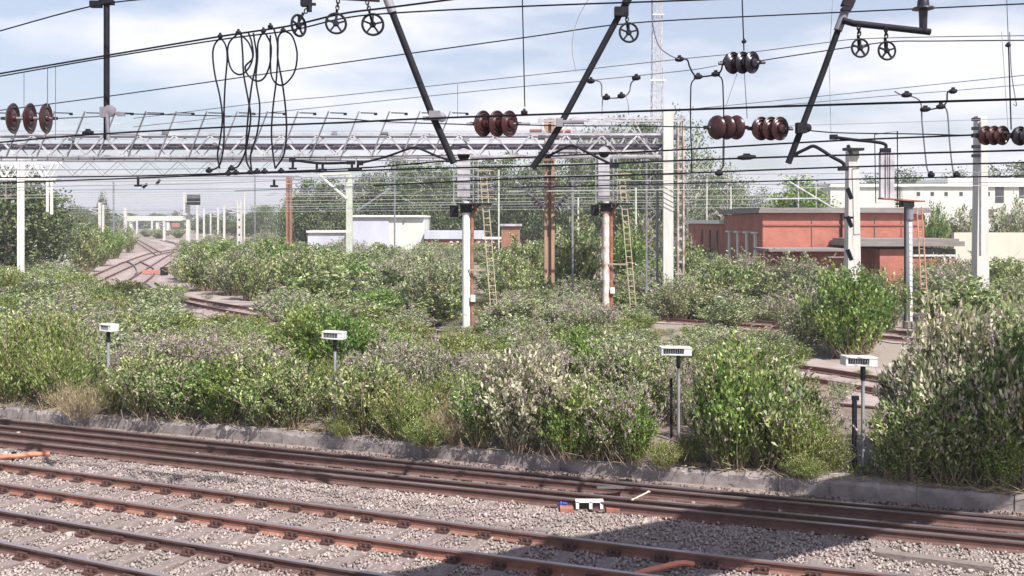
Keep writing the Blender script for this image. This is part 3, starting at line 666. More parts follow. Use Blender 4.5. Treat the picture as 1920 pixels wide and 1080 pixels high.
mb = MB(); mb.box(at(1600, 280, 43.6), (.9, .3, .12)); mb.bar(at(1590, 272, 43.6), at(1596, 290, 43.5), .12); mb.build('top_plate', M['steel_dark'], T)
for y in (365, 418, 480):
    mb = MB(); mb.bar(at(1589, y - 12, 43.5), at(1597, y + 8, 43.35), .07, .18); mb.build('shadow_streak', M['steel_dark'], T)  # dark bars laid on the mast as its diagonal shadow streaks
mb = MB(); mb.bar(at(1583, 408, 43.6), at(1600, 408, 43.3), .1); mb.build('clamp', M['steel_dark'], T)
T = mast(1838, 218, 49, 24, WL, 'tall pale slotted mast near the right edge carrying brown insulators', 'taper')
for y in (224, 241, 275, 292):
    mb = MB(); mb.box(at(1830, y, 48.6), (.42, .12, .16)); mb.build('slot', M['steel_dark'], T)
mb = MB(); mb.tube([at(1838, 228, 48.7), at(1838, 480, 48.5)], .05); mb.build('conduit', M['galv_dull'], T)
mb = MB(); mb.box(at(1840, 590, 48.6), (1.3, .9, .5)); mb.build('foundation', M['conc'], T)
T = mast(1030, 222, 56, 19, M['tan_mast'], 'tall tan steel mast with twin flanges in the centre of the photo', 'H',
     arms=(((1021, 388), (968, 342), .09, M['galv']), ((1040, 388), (1106, 322), .09, M['galv']), ((1021, 300), (1040, 300), .12, M['tan_mast'])))
mb = MB(); mb.box(at(1032, 556, 55), (.6, .6, .55)); mb.build('foundation', M['conc'], T)
for p, q in (((1014, 388), (1000, 374)), ((1045, 390), (1062, 370))):
    mb = MB(); a, b = at(*p, 55.2), at(*q, 55.0); ax = b - a
    for k in range(4): mb.lathe([(.06, -.05), (.15, -.02), (.15, .02), (.06, .05)], a + ax * (k / 3), ax, 12)
    mb.build('insulator', M['insul'], T)
for x0, x1, y in ((993, 1016, 245), (1048, 1070, 246)):
    mb = MB(); mb.tube([at(x0, y, 54), at(x1, y, 54)], .1, 8); mb.build('rust_bar', M['rust'], T)
mast(655, 322, 92, 11, M['mast_green'], 'pale greenish mast with two raking arms left of the white shed', 'box',
     arms=(((650, 373), (600, 330), .14, M['mast_green']), ((600, 328), (655, 326), .1, M['mast_green']), ((672, 394), (735, 352), .11, M['galv_dull'])))
mast(542, 330, 115, 10, M['brown_mast'], 'rusty brown mast standing alone among the far trees', 'H')
mast(187, 380, 150, 4.5, WL, 'slim white mast at the left of the bright green bush by the junction')
mast(193.5, 384, 152, 3.5, WL, 'thinner grey mast touching the right side of a slim white one by the junction')
mast(213, 340, 125, 3.4, M['galv_dull'], 'thin tall grey pole beside the junction bushes', 'thin')
mast(235, 390, 200, 5, WL, 'short white mast right of the thin grey pole near the junction')
mast(257, 410, 280, 3, WL, 'tiny white mast at the left end of the far bridge')
mast(285, 412, 300, 3.2, WL, 'tiny white mast under the middle of the far bridge')
mast(308, 415, 240, 4, WL, 'white mast between the diverging junction tracks')
T = mast(353, 366, 175, 6.5, WL, 'broad white mast with a dark box at its head beyond the junction')
mb = MB(); mb.box(at(363, 375, 173.5), (2.2, .8, 1.9)); mb.build('switch_box', M['steel_dark'], T); mb = MB(); mb.box(at(346, 386, 174), (.4, .4, 5)); mb.build('side_post', WL, T)
mast(370, 381, 180, 4, WL, 'slim white mast just right of the one with the dark box')
mast(382.5, 391, 230, 3.2, WL, 'third slim white mast right of the one with the dark box')
mast(395, 400, 260, 2.6, WL, 'smallest white mast in the row beyond the junction')
mast(409, 388, 190, 3, WL, 'left of a close pair of thin white masts beyond the scrub')
mast(420.5, 386, 165, 3.6, WL, 'right of a close pair of thin white masts beyond the scrub')
mast(449.5, 378, 128, 8.5, WL, 'white mast pierced by a column of slots at the left middle', 'holes')
mast(458, 360, 140, 3, WL, 'thin white pole behind the slotted mast', 'thin')
for mx_, my_, md_, w_ in ((353, 402, 174, 22), (382.5, 408, 229, 16), (409, 405, 189, 16), (449.5, 398, 127, 26), (235, 408, 199, 16), (187, 400, 149, 20), (308, 425, 239, 12)):
    T_ = bpy.data.objects
    rt_ = [o for o in bpy.data.objects if o.name.startswith('overhead_line_mast') and abs(o.location.x - xpx(mx_, md_ + 1)) < 1.2 and abs(o.location.y - md_) < 2]
    if rt_:
        a_ = MB(); a_.tube([at(mx_, my_, md_ - .4), at(mx_ - w_, my_ - 7, md_ - .6)], .07); a_.tube([at(mx_, my_ - 8, md_ - .4), at(mx_ - w_, my_ - 8, md_ - .6)], .05); a_.tube([at(mx_, my_ + 1, md_ - .4), at(mx_ - w_ * .8, my_ + 1, md_ - .6)], .05); a_.build('bracket_arm', M['galv'], rt_[0])
mast(478, 330, 150, 2.6, M['galv_dull'], 'thin dark pole right of the slotted mast', 'thin')
mast(740, 300, 118, 3, M['galv_dull'], 'thin grey pole in front of the trees above the white shed', 'thin')
mast(1325, 335, 105, 3, WL, 'thin white pole among the pale trees left of the brick building', 'thin')
mast(1370, 350, 105, 3.4, WL, 'thin white post right of the pale trees near the brick building', 'thin')
mast(1497, 325, 85, 2.6, M['galv'], 'slim white pole above the brick building roof', 'thin', arms=(((1466, 332), (1570, 395), .07, M['galv']), ((1440, 373), (1530, 372), .06, M['galv'])))
mast(1530, 350, 86, 2.2, M['galv'], 'short white pole above the brick building roof', 'thin')
mast(1192, 352, 70, 4, M['mast_green'], 'short pale pole between the middle signal and the gantry column', 'thin')
mast(1084, 370, 90, 3.4, WL, 'short white pole left of the middle signal', 'thin')
mast(935, 318, 100, 3.2, M['mast_green'], 'thin pale pole between the left signal and the tan mast', 'thin')

# ------------------------------------------------------------------ signals
def signal(px, base, plat, headtop, label, side=1, post_m=None, rustpipe=True, lad_px=((20, -10), (45, 0)), d=None, cage=False, ladm=None):
    d = d or dep(base); X = xpx(px, d); zp = zpx(plat, d); zh = zpx(headtop, d)
    T = thing('railway_signal', label, 'signal', (X, d, 0), 'railway signals seen from behind')
    mb = MB(); mb.lathe([(.17, 0), (.17, zp)], (X, d, 0), n=14); mb.build('post', post_m or M['white'], T, smooth=True)
    mb = MB(); mb.lathe([(.26, 0), (.26, .25), (.18, .3)], (X, d, 0), n=14); mb.build('base', M['conc'], T)
    if rustpipe:
        mb = MB(); mb.tube([(X + .26, d - .02, 0), (X + .26, d - .02, zp - .6), (X + .42, d, zp - .3), (X + .3, d, zp)], .075, 8); mb.build('cable_pipe', M['rust'], T, smooth=True)
        mb = MB(); mb.box((X + .3, d - .15, 1.5), (.2, .14, .28)); mb.build('junction_box', M['white'], T)
    mb = MB(); mb.box((X + .35 * side, d, zp - .1), (1.5, .9, .06)); mb.box((X, d, zp - .3), (.5, .4, .35)); mb.bar((X - .3, d, zp - .7), (X + .6, d, zp - .15), .07)
    mb.build('platform', M['steel_dark'], T)
    # head: backboard housings
    hd = MB(); hx = X - .1
    hd.box((hx, d, (zp + zh) / 2 + .05), (.55, .28, zh - zp - .25)); hd.lathe([(.275, -.14), (.275, .14)], (hx, d, zh - .1), (0, 1, 0), 16); 
    o = hd.build('signal_head', M['galv'], T)
    mb = MB()
    for k in range(4):
        z = zp + .35 + k * (zh - zp - .6) / 3.4; mb.box((hx - .05, d - .2, z), (.34, .16, .34)); mb.box((hx + .18, d - .18, z + .02), (.05, .12, .4))
    mb.build('lamp_housing', M['galv_dull'], o)
    mb = MB()
    for sx in (-.42, .42, .62): mb.tube([(hx + sx, d - .3, zp - .1), (hx + sx, d - .3, zh - .3)], .03)
    for k in range(6): z = zp + .1 + k * (zh - zp - .5) / 5; mb.tube([(hx - .42, d - .3, z), (hx + .62, d - .3, z), (hx + .62, d + .4, z)], .022)
    mb.build('cage', M['wire_mid'], T)
    mb = MB(); mb.box((hx - .42, d + .1, zp - .42), (.35, .4, .5)); mb.build('telephone_box', M['steel_dark'], T)
    # ladder
    lm = ladm or M['ladder']; mb = MB()
    top = Vector((X + .62 * side, d - .25, zp + 1.0)); bot = Vector((X + 1.15 * side, d - .7, 0.05)); wv = Vector((.27 * side, .05, 0))
    mb.tube([top, bot], .024); mb.tube([top + wv, bot + wv], .024)
    n_ = int((top - bot).length / .28)
    for k in range(1, n_): a = bot.lerp(top, k / n_); mb.tube([a, a + wv], .016, 5)
    mb.build('ladder', lm, T)
    mb = MB()
    for z in (zp * .48,): mb.bar((X, d - .1, z), (X + 1.0 * side, d - .5, z), .07)
    mb.build('ladder_stay', lm, T)
    mb = MB()
    for k in range(5):
        z = zp + .2 + .28 * k; c = Vector((X + .78 * side, d - .25, z)); mb.tube([c + Vector((.42 * math.cos(a), .38 * math.sin(a), 0)) for a in np.linspace(0, 6.28, 11)], .014, 4, cap=False)
    mb.build('ladder_hoop', lm, T)
    if cage:
        mb = MB(); y0 = d - .5; pts = [at(1640, 252, y0), at(1682, 246, y0), at(1684, 378, y0), at(1642, 380, y0), at(1640, 252, y0)]; mb.tube(pts, .028)
        mb.tube([pts[2], at(1700, 376, y0)], .05); mb.tube([pts[3], at(1700, 382, y0)], .05); mb.build('guard_frame', M['wire_dark'], T)
    return T
signal(874, 624, 378, 286, 'left of three railway signals, white post with rust red pipe and yellowed ladder', lad_px=None)
signal(1136, 575, 378, 282, 'middle railway signal with rust streaked post just right of the tan mast', d=46, post_m=mat('rusty_white_paint', (.74, .70, .68), (.42, .24, .19), 2.2, .8, 0, .1, c3=(.30, .13, .09)))
def signal3():
    d = 43.2; X = xpx(1704, d)
    T = thing('railway_signal', 'right hand railway signal with a black wire guard frame in front of the brick building', 'signal', (X, d, 0), 'railway signals seen from behind')
    zp = zpx(380, d)
    mb = MB(); mb.lathe([(.165, 0), (.165, zp)], (X, d, 0), n=14); mb.build('post', M['white'], T, smooth=True)
    mb = MB(); mb.lathe([(.19, zpx(415, d)), (.19, zp)], (X, d, 0), n=14); mb.build('post_collar', M['galv_dull'], T, smooth=True)
    mb = MB(); mb.tube([(X - .2, d - .05, 0), (X - .2, d - .05, zp)], .035); mb.build('cable_pipe', M['steel_dark'], T)
    mb = MB(); c = at(1690, 375, d); mb.box(c, (1.9, .6, .06), Matrix.Rotation(R(4), 3, 'Y')); mb.bar(at(1680, 383, d), at(1700, 378, d), .1); mb.build('platform', M['rust'], T)
    mb = MB(); mb.box((X - .1, d, zp - .05), (.5, .5, .3)); mb.build('platform_bracket', M['steel_dark'], T)
    hd = MB(); 
    for x, w in ((1655, 7), (1664, 6), (1673, 8)): bx2(hd, x - w / 2, x + w / 2, 284, 372, d, .25)
    h = hd.build('signal_head', M['galv'], T)
    mb = MB()
    for k in range(12): bx2(mb, 1650, 1679, 286 + 7.3 * k, 288 + 7.3 * k, d, .1, .12)
    bx2(mb, 1658, 1660.5, 282, 372, d, .1, .13); bx2(mb, 1668, 1670, 282, 372, d, .1, .13)
    mb.build('louvre', M['wire_dark'], h)
    mb = MB(); mb.tube([at(1640, 252, d - .4), at(1682, 246, d - .4), at(1684, 378, d - .4), at(1642, 380, d - .4), at(1640, 252, d - .4)], .022)
    mb.tube([at(1682, 246, d - .4), at(1683, 246, d + .5), at(1683, 376, d + .5)], .02); mb.build('guard_frame', M['wire_dark'], T)
    mb = MB(); 
    for a, b in (((1719, 390), (1731, 618)), ((1728, 388), (1742, 618))): mb.tube([at(*a, d - .5), at(*b, d - .7)], .03)
    for k in range(22):
        t = k / 21; a = at(1719 + 12 * t, 392 + 224 * t, d - .5 - .2 * t); b = at(1728 + 14 * t, 392 + 224 * t, d - .5 - .2 * t); mb.tube([a, b], .015, 5)
    mb.build('ladder', M['ladder_pink'], T)
    mb = MB(); mb.lathe([(.26, 0), (.26, .3), (.2, .32)], (X, d, 0), n=12); mb.build('base', M['conc'], T)
signal3()

# ------------------------------------------------------------------ white louvred boxes on posts
def lampbox(px, top, basey, wpx, label, angle=0):
    d = F * (H - .28) / (basey - HY); X = xpx(px, d); zt = zpx(top, d); w = wpx / F * d
    T = thing('louvred_box_post', label, 'lamp post', (X, d, .28), 'white louvred boxes on posts along the platform')
    mb = MB(); mb.tube([(X, d, .25), (X, d, zt - .15)], .032, 10); mb.build('post', M['post_grey'], T, smooth=True)
    mb = MB(); mb.tube([(X, d, zt - .42), (X, d, zt - .12)], .045, 10); mb.build('collar', M['steel_dark'], T)
    Mz = Matrix.Rotation(angle, 3, 'Z') @ Matrix.Rotation(R(random.uniform(1, 4)), 3, 'Y') ; c = Vector((X - w * .08, d, zt - .075))
    mb = MB(); mb.box(c + Mz @ Vector((0, .06, .065)), (w, .26, .03), Mz); mb.box(c + Mz @ Vector((0, .06, -.075)), (w, .26, .03), Mz)
    mb.box(c + Mz @ Vector((-w / 2 + .02, .06, 0)), (.04, .24, .12), Mz); mb.box(c + Mz @ Vector((w / 2 - w * .13, .06, 0)), (w * .26, .24, .12), Mz); mb.box(c + Mz @ Vector((0, .17, 0)), (w - .01, .03, .15), Mz)
    mb.build('housing', M['box_white'], T, bevel=.006)
    mb = MB(); mb.box(c + Mz @ Vector((-w * .1, .02, 0)), (w * .7, .02, .11), Mz); mb.build('louvre_back', M['louvre'], T)
    mb = MB()
    for k in range(9): mb.box(c + Mz @ Vector((-w * .42 + k * w * .075, -.03, 0)), (.008, .05, .1), Mz)
    mb.build('louvre', M['post_grey'], T)
lampbox(203, 608, 772, 30, 'leftmost of four white louvred boxes on grey posts', R(-25))
lampbox(628, 622, 800, 42, 'second louvred box from the left on a post sunk in the scrub', R(-12))
lampbox(1272, 651, 830, 58, 'third louvred box from the left beside the large leafy bush', R(4))
lampbox(1618, 669, 884, 62, 'rightmost louvred box on a post in the gap showing rusty sidings', R(6))
mb = MB(); p = G(1604, 884, .28); mb.box(p + Vector((0, .05, .62)), (.07, .07, 1.3)); mb.box(p + Vector((.01, .04, 1.32)), (.12, .06, .08)); tag(mb.build('old_post', M['steel_dark']), 'short dark corroded post close beside the rightmost louvred box', 'post')
p = G(1268, 824, .28); mb = MB(); mb.box(p + Vector((-.08, .15, .62)), (.05, .05, 1.25)); tag(mb.build('old_post', M['steel_dark']), 'thin dark stake behind the third louvred box post', 'post')

# ------------------------------------------------------------------ trackside bits
d = dep(957); T = thing('cable_trough', 'small white angled bracket lying by the inner rail in front', 'bracket', G(1105, 957))
mb = MB(); c = G(1105, 957, 0); mb.box(c + Vector((0, 0, .16)), (.46, .12, .03)); mb.box(c + Vector((-.2, 0, .1)), (.05, .12, .12)); mb.box(c + Vector((.2, 0, .1)), (.05, .12, .12)); mb.box(c + Vector((.02, -.0, .1)), (.05, .12, .12)); mb.build('channel', M['white'], T)
for x in (-.38, .38): 
    mb = MB(); mb.box(c + Vector((x, -.05, .04)), (.22, .2, .06)); mb.build('foot_plate', M['rust'], T)
mb = MB(); c = G(1055, 948, .03)
for k in range(6): mb.box(c + Vector((random.uniform(-.06, .06), random.uniform(-.05, .05), random.uniform(0, .05))), (.09, .05, .02), Matrix.Rotation(random.uniform(-1, 1), 3, 'Y') @ Matrix.Rotation(random.uniform(0, 3), 3, 'Z'))
tag(mb.build('litter', M['blue']), 'small crumpled piece of blue litter beside the rail', 'litter')
mb = MB(); a = G(1186, 937, .15); b = G(1216, 922, .18); mb.tube([a, b], .014); mb.lathe([(.01, -.02), (.035, 0), (.01, .02)], b, n=8); mb.lathe([(.01, -.02), (.03, 0), (.01, .02)], a, n=8)
tag(mb.build('spanner', mat('bleached_wood', (.5, .45, .36), (.4, .34, .27))), 'pale bone shaped rod lying across the check rail', 'rod')
mb = MB(); c = G(1145, 914, .165); mb.box(c, (.48, .1, .02)); tag(mb.build('rail_plate', M['rail']), 'flat brown plate lying against the far running rail', 'plate')
mb = MB(); pts = [G(-60, 858, .05), G(0, 857, .07), G(30, 855, .09), G(62, 852, .07), G(92, 851, .03)]; mb.tube(spline(pts, 5), .045, 8); o = mb.build('cable_duct', M['orange'], smooth=True); tag(o, 'orange flexible cable duct on the ballast at the left edge', 'cable duct')
mb = MB(); mb.box(G(26, 852, .1), (.07, .07, .1)); o = mb.build('duct_clip', M['steel_dark']); tag(o, 'small black clip sitting on the orange cable duct', 'clip')
mb = MB(); mb.tube(spline([G(1190, 1076, .04), G(1230, 1066, .09), G(1275, 1056, .08), G(1300, 1058, .02)], 5), .04, 8); tag(mb.build('cable_duct', M['orange'], smooth=True), 'short orange duct in the shadow at the bottom of the photo', 'cable duct')
mb = MB(); c = G(1750, 1052, .03); mb.box(c, (1.5, .18, .1), Matrix.Rotation(R(-24), 3, 'Z')); tag(mb.build('timber_baulk', M['sleeper']), 'brown timber baulk lying on the ballast at bottom right', 'timber')
mb = MB(); mb.box(G(75, 523, .3), (.8, .5, .7)); 
T = thing('point_motor', 'small red and dark point motor beside the junction rails', 'point motor', G(300, 514))
c = G(292, 514, 0); mb = MB(); mb.box(c + Vector((0, 0, .2)), (2.2, .7, .35)); mb.build('case', mat('point_motor_red', (.5, .2, .16), (.4, .16, .13)), T); c = G(308, 516, 0); mb = MB(); mb.box(c + Vector((0, 0, .35)), (.5, .6, .7)); mb.build('end_box', M['steel_dark'], T)

#%%WIRES
# ------------------------------------------------------------------ overhead line: lanes follow the tracks
LANE = {'A': (560, 860), 'B': (470, 690), 'C': (385, 575), 'D': (200, 330), 'E': (150, 200), 'Fa': (105, 125), 'Ga': (80, 90)}
def ld(lane, px):
    if not isinstance(lane, str): return lane
    a, b = LANE[lane]; return F * H / (a + (b - a) * px / 1920)
def W(lane, pts, r, m='wire_dark', label=None, group='overhead wires across the sky', sag=True, name='overhead_wire'):
    P = [at(x, y, ld(lane, x)) for x, y in pts]
    if len(P) == 2: P = [P[0].lerp(P[1], k / 6) + Vector((0, 0, 0)) for k in range(7)]
    else: P = spline(P, 5)
    mb = MB(); mb.tube(P, r, 5); o = mb.build(name, M[m], smooth=True); tag(o, label, 'wire', group); return o
W('A', [(-60, 76), (0, 58), (170, 12), (290, -4), (500, -30)], .011, label='dark wire at the top left corner passing the head of the black vertical tube')
W('A', [(-60, 148), (0, 138), (200, 104), (415, 68), (540, 49), (640, 26), (730, 14), (980, -18)], .014, label='upper of two close dark wires rising to the pulley wheels at top left')
W('A', [(-60, 153), (0, 143), (200, 108), (415, 74), (545, 57), (640, 35), (730, 25), (980, 12), (1280, 1), (1500, -8)], .011, label='lower of two close dark wires rising past the pulley wheels to the top edge')
W('B', [(-60, 214), (0, 207), (207, 180), (467, 143), (640, 118), (987, 70), (1140, 48), (1280, 37), (1600, 22), (1990, 4)], .010, 'wire_dark', 'long thin wire rising from the left insulators to the top right corner')
W('C', [(250, 222), (500, 192), (640, 179), (987, 142), (1273, 111), (1407, 98), (1547, 80), (1613, 73), (1760, 69), (1990, 66)], .0085, 'wire_grey', 'upper of two grey wires reaching the pair of pulley wheels on the right')
W('C', [(250, 238), (640, 197), (973, 163), (1083, 153), (1280, 133), (1345, 123)], .008, 'wire_grey', 'grey wire ending at the black insulators high on the right')
W('C', [(1420, 115), (1483, 105), (1597, 88), (1673, 78), (1760, 77), (1990, 75)], .010, 'wire_dark', 'dark wire from the black insulators over the two right pulley wheels')
W('D', [(1280, 206), (1413, 193), (1563, 178), (1893, 144), (1990, 134)], .012, 'wire_grey', 'upper of two faint wires on the right above the hanging loops')
W('D', [(1400, 203), (1513, 193), (1697, 177), (1787, 170), (1990, 153)], .011, 'wire_grey', 'lower of two faint wires on the right where the loops hang')
W('A', [(-60, 271), (0, 267), (87, 259), (177, 252), (413, 239), (640, 230), (807, 222), (1007, 215), (1280, 206), (1513, 198), (1780, 190), (1990, 184)], .014, 'wire_dark', 'thick dark wire crossing the whole photo just above the brown insulators')
W('B', [(-60, 257), (0, 256), (140, 252), (260, 253)], .008, 'wire_grey', 'short grey wire under the brown insulators at the left edge')
W('B', [(110, 222), (190, 218)], .013, 'wire_grey', 'grey rod between the left insulators and the black vertical tube')
W('B', [(205, 213), (335, 215.5), (480, 219), (640, 222.5), (715, 228), (885, 234)], .0095, 'wire_dark', 'cross span wire from the black vertical tube to the centre insulators')
W('B', [(970, 234), (1060, 236), (1200, 236.5), (1325, 239)], .0095, 'wire_dark', 'cross span wire between the centre insulators and the right brown ones')
W('B', [(1500, 243), (1570, 249), (1700, 251), (1780, 253), (1830, 254)], .009, 'wire_dark', 'cross span wire from the right raking tube to the far right insulators')
W('B', [(-60, 335), (0, 333), (260, 330), (640, 317), (840, 302), (1030, 293), (1253, 282), (1547, 265), (1780, 255), (1990, 247)], .013, 'wire_dark', 'dark contact wire crossing the photo just below the gantry boom')
W('B', [(-60, 346), (0, 343), (260, 334), (480, 325), (640, 321), (800, 316), (1027, 311), (1280, 301), (1513, 293), (1920, 282), (1990, 280)], .014, 'wire_dark', 'thick dark contact wire clamped under the cable loops')
W('C', [(700, 348), (960, 335.5), (1170, 328.5), (1280, 325), (1580, 313.5), (1920, 305), (1990, 303)], .015, 'wire_dark', 'dark wire crossing the feet of the two humped arms on the right')
W('C', [(960, 352), (1245, 345), (1440, 340), (1640, 335), (1920, 330), (1990, 328.5)], .012, 'wire_dark', 'dark wire at the foot of the hanging loops on the right')
W('C', [(440, 358), (660, 350), (860, 340), (960, 335)], .010, 'wire_grey', 'grey wire crossing the greenish mast below its head')
W('C', [(0, 352), (170, 348), (440, 342), (700, 331)], .009, 'wire_mid', 'pale grey wire under the thick contact wire at left')
W('C', [(1280, 240), (1460, 236), (1700, 229), (1990, 219)], .005, 'wire_mid', 'very faint wire behind the brown insulators at right')
# many lighter far wires
far = [('E', 347, 333, 'wire_light'), ('E', 357, 341, 'wire_grey'), ('E', 366, 349, 'wire_light'), ('Fa', 374, 353, 'wire_light'), ('Fa', 381, 361, 'wire_light'), ('Fa', 388, 367, 'wire_light'),
       ('E', 328, 312, 'wire_light'), ('E', 336, 322, 'wire_mid'), ('E', 372, 346, 'wire_light'), ('Fa', 362, 343, 'wire_mid'), ('Fa', 392, 372, 'wire_light'), ('Fa', 396, 378, 'wire_mid'), ('Ga', 400, 384, 'wire_light'), ('D', 320, 296, 'wire_light'), ('D', 342, 318, 'wire_mid')]
ORD = ['topmost', 'second', 'third', 'fourth', 'fifth', 'sixth', 'seventh', 'eighth', 'ninth', 'tenth', 'eleventh', 'twelfth', 'thirteenth', 'fourteenth', 'lowest']
far.sort(key=lambda f: f[1])
for i, (ln, y0, y1, m) in enumerate(far):
    e = 1300 if i % 3 == 0 else (1450 if i % 3 == 1 else 1990)
    ye = y0 + (y1 - y0) * e / 1990
    W(ln, [(-60, y0 + .5), (e * .25, y0 + (ye - y0) * .27 + 1.2), (e * .6, y0 + (ye - y0) * .62 + .8), (e, ye)], .016 if ln != 'D' else .013, m, ORD[i] + ' pale distant wire of the bundle counted down at the slim white left column', group='distant wires in front of the trees')
for (a, b, m), wl_ in zip((((0, 295), (640, 300), 'wire_dark'), ((70, 300), (860, 291), 'wire_dark'), ((0, 318), (400, 316), 'wire_mid')), ('upper', 'middle', 'lower short')):
    W('D', [a, ((a[0] + b[0]) / 2, (a[1] + b[1]) / 2 + 1), b], .018, m, wl_ + ' dark wire running along the underside of the gantry boom', group='wires along the gantry underside')
# droppers
def drop(lane, x, y0, y1, label, r=.007, m='wire_dark', x1=None):
    W(lane, [(x, y0), (x1 if x1 is not None else x, y1)], r, m, label, group='vertical droppers', name='dropper_wire')
for a in (('A', 45, 137, 200, 'leftmost vertical dropper above the brown insulators', .006, 'wire_grey'), ('A', 89, 128, 200, 'dropper with a dark eye above the third brown disc at left', .008, 'wire_grey'), ('A', 104, 126, 262, 'long thin dropper just right of the left insulators', .006, 'wire_grey'),
          ('C', 858, 158, 220, 'short dropper left of the centre insulators', .006, 'wire_grey'), ('A', 979, -20, 200, 'long dropper hanging right of the centre insulators', .008, 'wire_dark', 984),
          ('B', 1391, -20, 95, 'dropper reaching down to the black insulators', .010, 'wire_dark', 1395), ('B', 1396, 138, 222, 'dropper below the black insulators', .007, 'wire_grey', 1401), ('B', 1382, 138, 200, 'slanting thin line below the black insulators', .005, 'wire_mid', 1361),
          ('B', 1356, 262, 318, 'short dropper under the paired brown insulators', .007, 'wire_grey', 1354), ('B', 1562, -10, 120, 'faint long line left of the right raking tube', .004, 'wire_mid', 1554), ('B', 1555, 120, 250, 'lower part of a faint line crossing the right raking tube', .004, 'wire_mid', 1558),
          ('B', 1887, -20, 85, 'upper dropper near the right edge', .006, 'wire_grey', 1891), ('B', 1891, 85, 243, 'dark dropper above the far right insulators', .009, 'wire_dark', 1896), ('B', 1878, 60, 240, 'faint dropper left of the far right one', .004, 'wire_mid', 1890)):
    drop(*a)
# jumper loops
def loop(lane, pts, label, r=.011, m='wire_dark', group='jumper loops', cat='cable'):
    P = spline([at(x, y, ld(lane, x) + dz) for x, y, dz in [(p + (0,))[:3] for p in pts]], 8); mb = MB(); mb.tube(P, r * 1.2, 6); o = mb.build('jumper_cable', M[m], smooth=True); tag(o, label, cat, group); return o
loop('A', [(413, 70), (402, 85), (399, 105), (403, 140), (412, 180), (417, 220), (413, 260), (408, 290), (412, 316)], 'leftmost black jumper loop strand bulging left at its head')
loop('A', [(413, 70), (423, 85), (426, 110), (422, 160), (420, 215), (420, 260), (417, 290), (410, 312), (394, 320)], 'black jumper strand dropping from the first clamp to the left end clamp')
loop('A', [(447, 62), (430, 80), (427, 103), (434, 130), (450, 140), (466, 128), (474, 105), (466, 80), (450, 64)], 'round black cable loop under the second clamp')
loop('A', [(452, 62), (455, 100), (457, 140), (466, 190), (470, 220), (464, 265), (458, 290), (446, 312), (434, 316)], 'black jumper strand curving down from the round loop')
loop('A', [(475, 62), (481, 110), (472, 160), (466, 210), (462, 260), (462, 300), (472, 322)], 'black jumper strand crossing the others at the middle')
loop('A', [(494, 58), (484, 80), (483, 110), (480, 150), (487, 200), (482, 250), (470, 290), (472, 322)], 'black jumper strand below the third clamp')
loop('A', [(466, 62), (472, 80), (474, 108), (460, 125), (466, 142), (482, 152), (496, 145), (506, 120), (508, 85), (498, 63)], 'wide black cable loop crossing the round one')
loop('A', [(513, 52), (520, 80), (521, 110), (530, 160), (536, 210), (537, 250), (532, 290), (516, 316)], 'black jumper strand from the fourth clamp bowing right')
loop('A', [(531, 58), (522, 70), (521, 100), (518, 150), (512, 200), (509, 250), (512, 290), (516, 316)], 'black jumper strand from the fourth clamp bowing left')
loop('A', [(534, 58), (548, 68), (557, 100), (552, 135), (535, 157), (520, 158), (509, 142), (507, 110), (507, 66)], 'rightmost big round black cable loop')
loop('C', [(1106, 151), (1122, 152), (1128, 160), (1130, 182), (1150, 184), (1170, 181), (1180, 172), (1184, 155), (1198, 145)], 'grey U shaped jumper between two clamps above the gantry column', .011, 'wire_grey')
loop('C', [(1130, 182), (1129, 210), (1129, 215)], 'short drop at the left end of the grey U shaped jumper', .009, 'wire_mid')
loop('C', [(1174, 180), (1178, 195), (1179, 215)], 'short drop at the right end of the grey U shaped jumper', .009, 'wire_mid')
loop('B', [(1272, 110), (1288, 112), (1293, 125), (1300, 138), (1309, 144), (1342, 140), (1352, 132), (1356, 115), (1364, 101)], 'dark wavy jumper with two round clamps left of the black insulators', .010)
loop('B', [(1309, 144), (1297, 155), (1295, 180), (1295, 240), (1297, 300), (1296, 324)], 'long dark loose wire hanging from the left round clamp', .008)
loop('B', [(1345, 140), (1354, 150), (1356, 180), (1357, 220), (1357, 300), (1353, 317), (1347, 325)], 'long dark loose wire hanging from the right round clamp', .008)
loop('A', [(1106, -5), (1088, 25), (1076, 60), (1073, 95), (1080, 135)], 'faint curved loose line left of the centre raking tube', .004, 'wire_mid')
loop('A', [(1222, -5), (1224, 45), (1235, 85), (1255, 103), (1274, 111)], 'thin curved line in front of the lattice tower', .006, 'wire_grey')
loop('C', [(1677, 171), (1690, 178), (1700, 179), (1718, 184), (1727, 195), (1729, 230), (1735, 290), (1739, 318), (1747, 329)], 'left hanging grey loop on the right side', .010, 'wire_grey')
loop('C', [(1789, 171), (1777, 173), (1775, 190), (1766, 200), (1745, 205), (1730, 205)], 'short curl joining the two hanging loops at right', .010, 'wire_dark')
loop('C', [(1766, 200), (1776, 210), (1781, 270), (1787, 318), (1796, 328)], 'right hanging grey loop on the right side', .010, 'wire_grey')
loop('B', [(1893, 60), (1896, 130), (1903, 180), (1906, 198), (1900, 195)], 'thin hooked line near the right edge', .005, 'wire_grey')
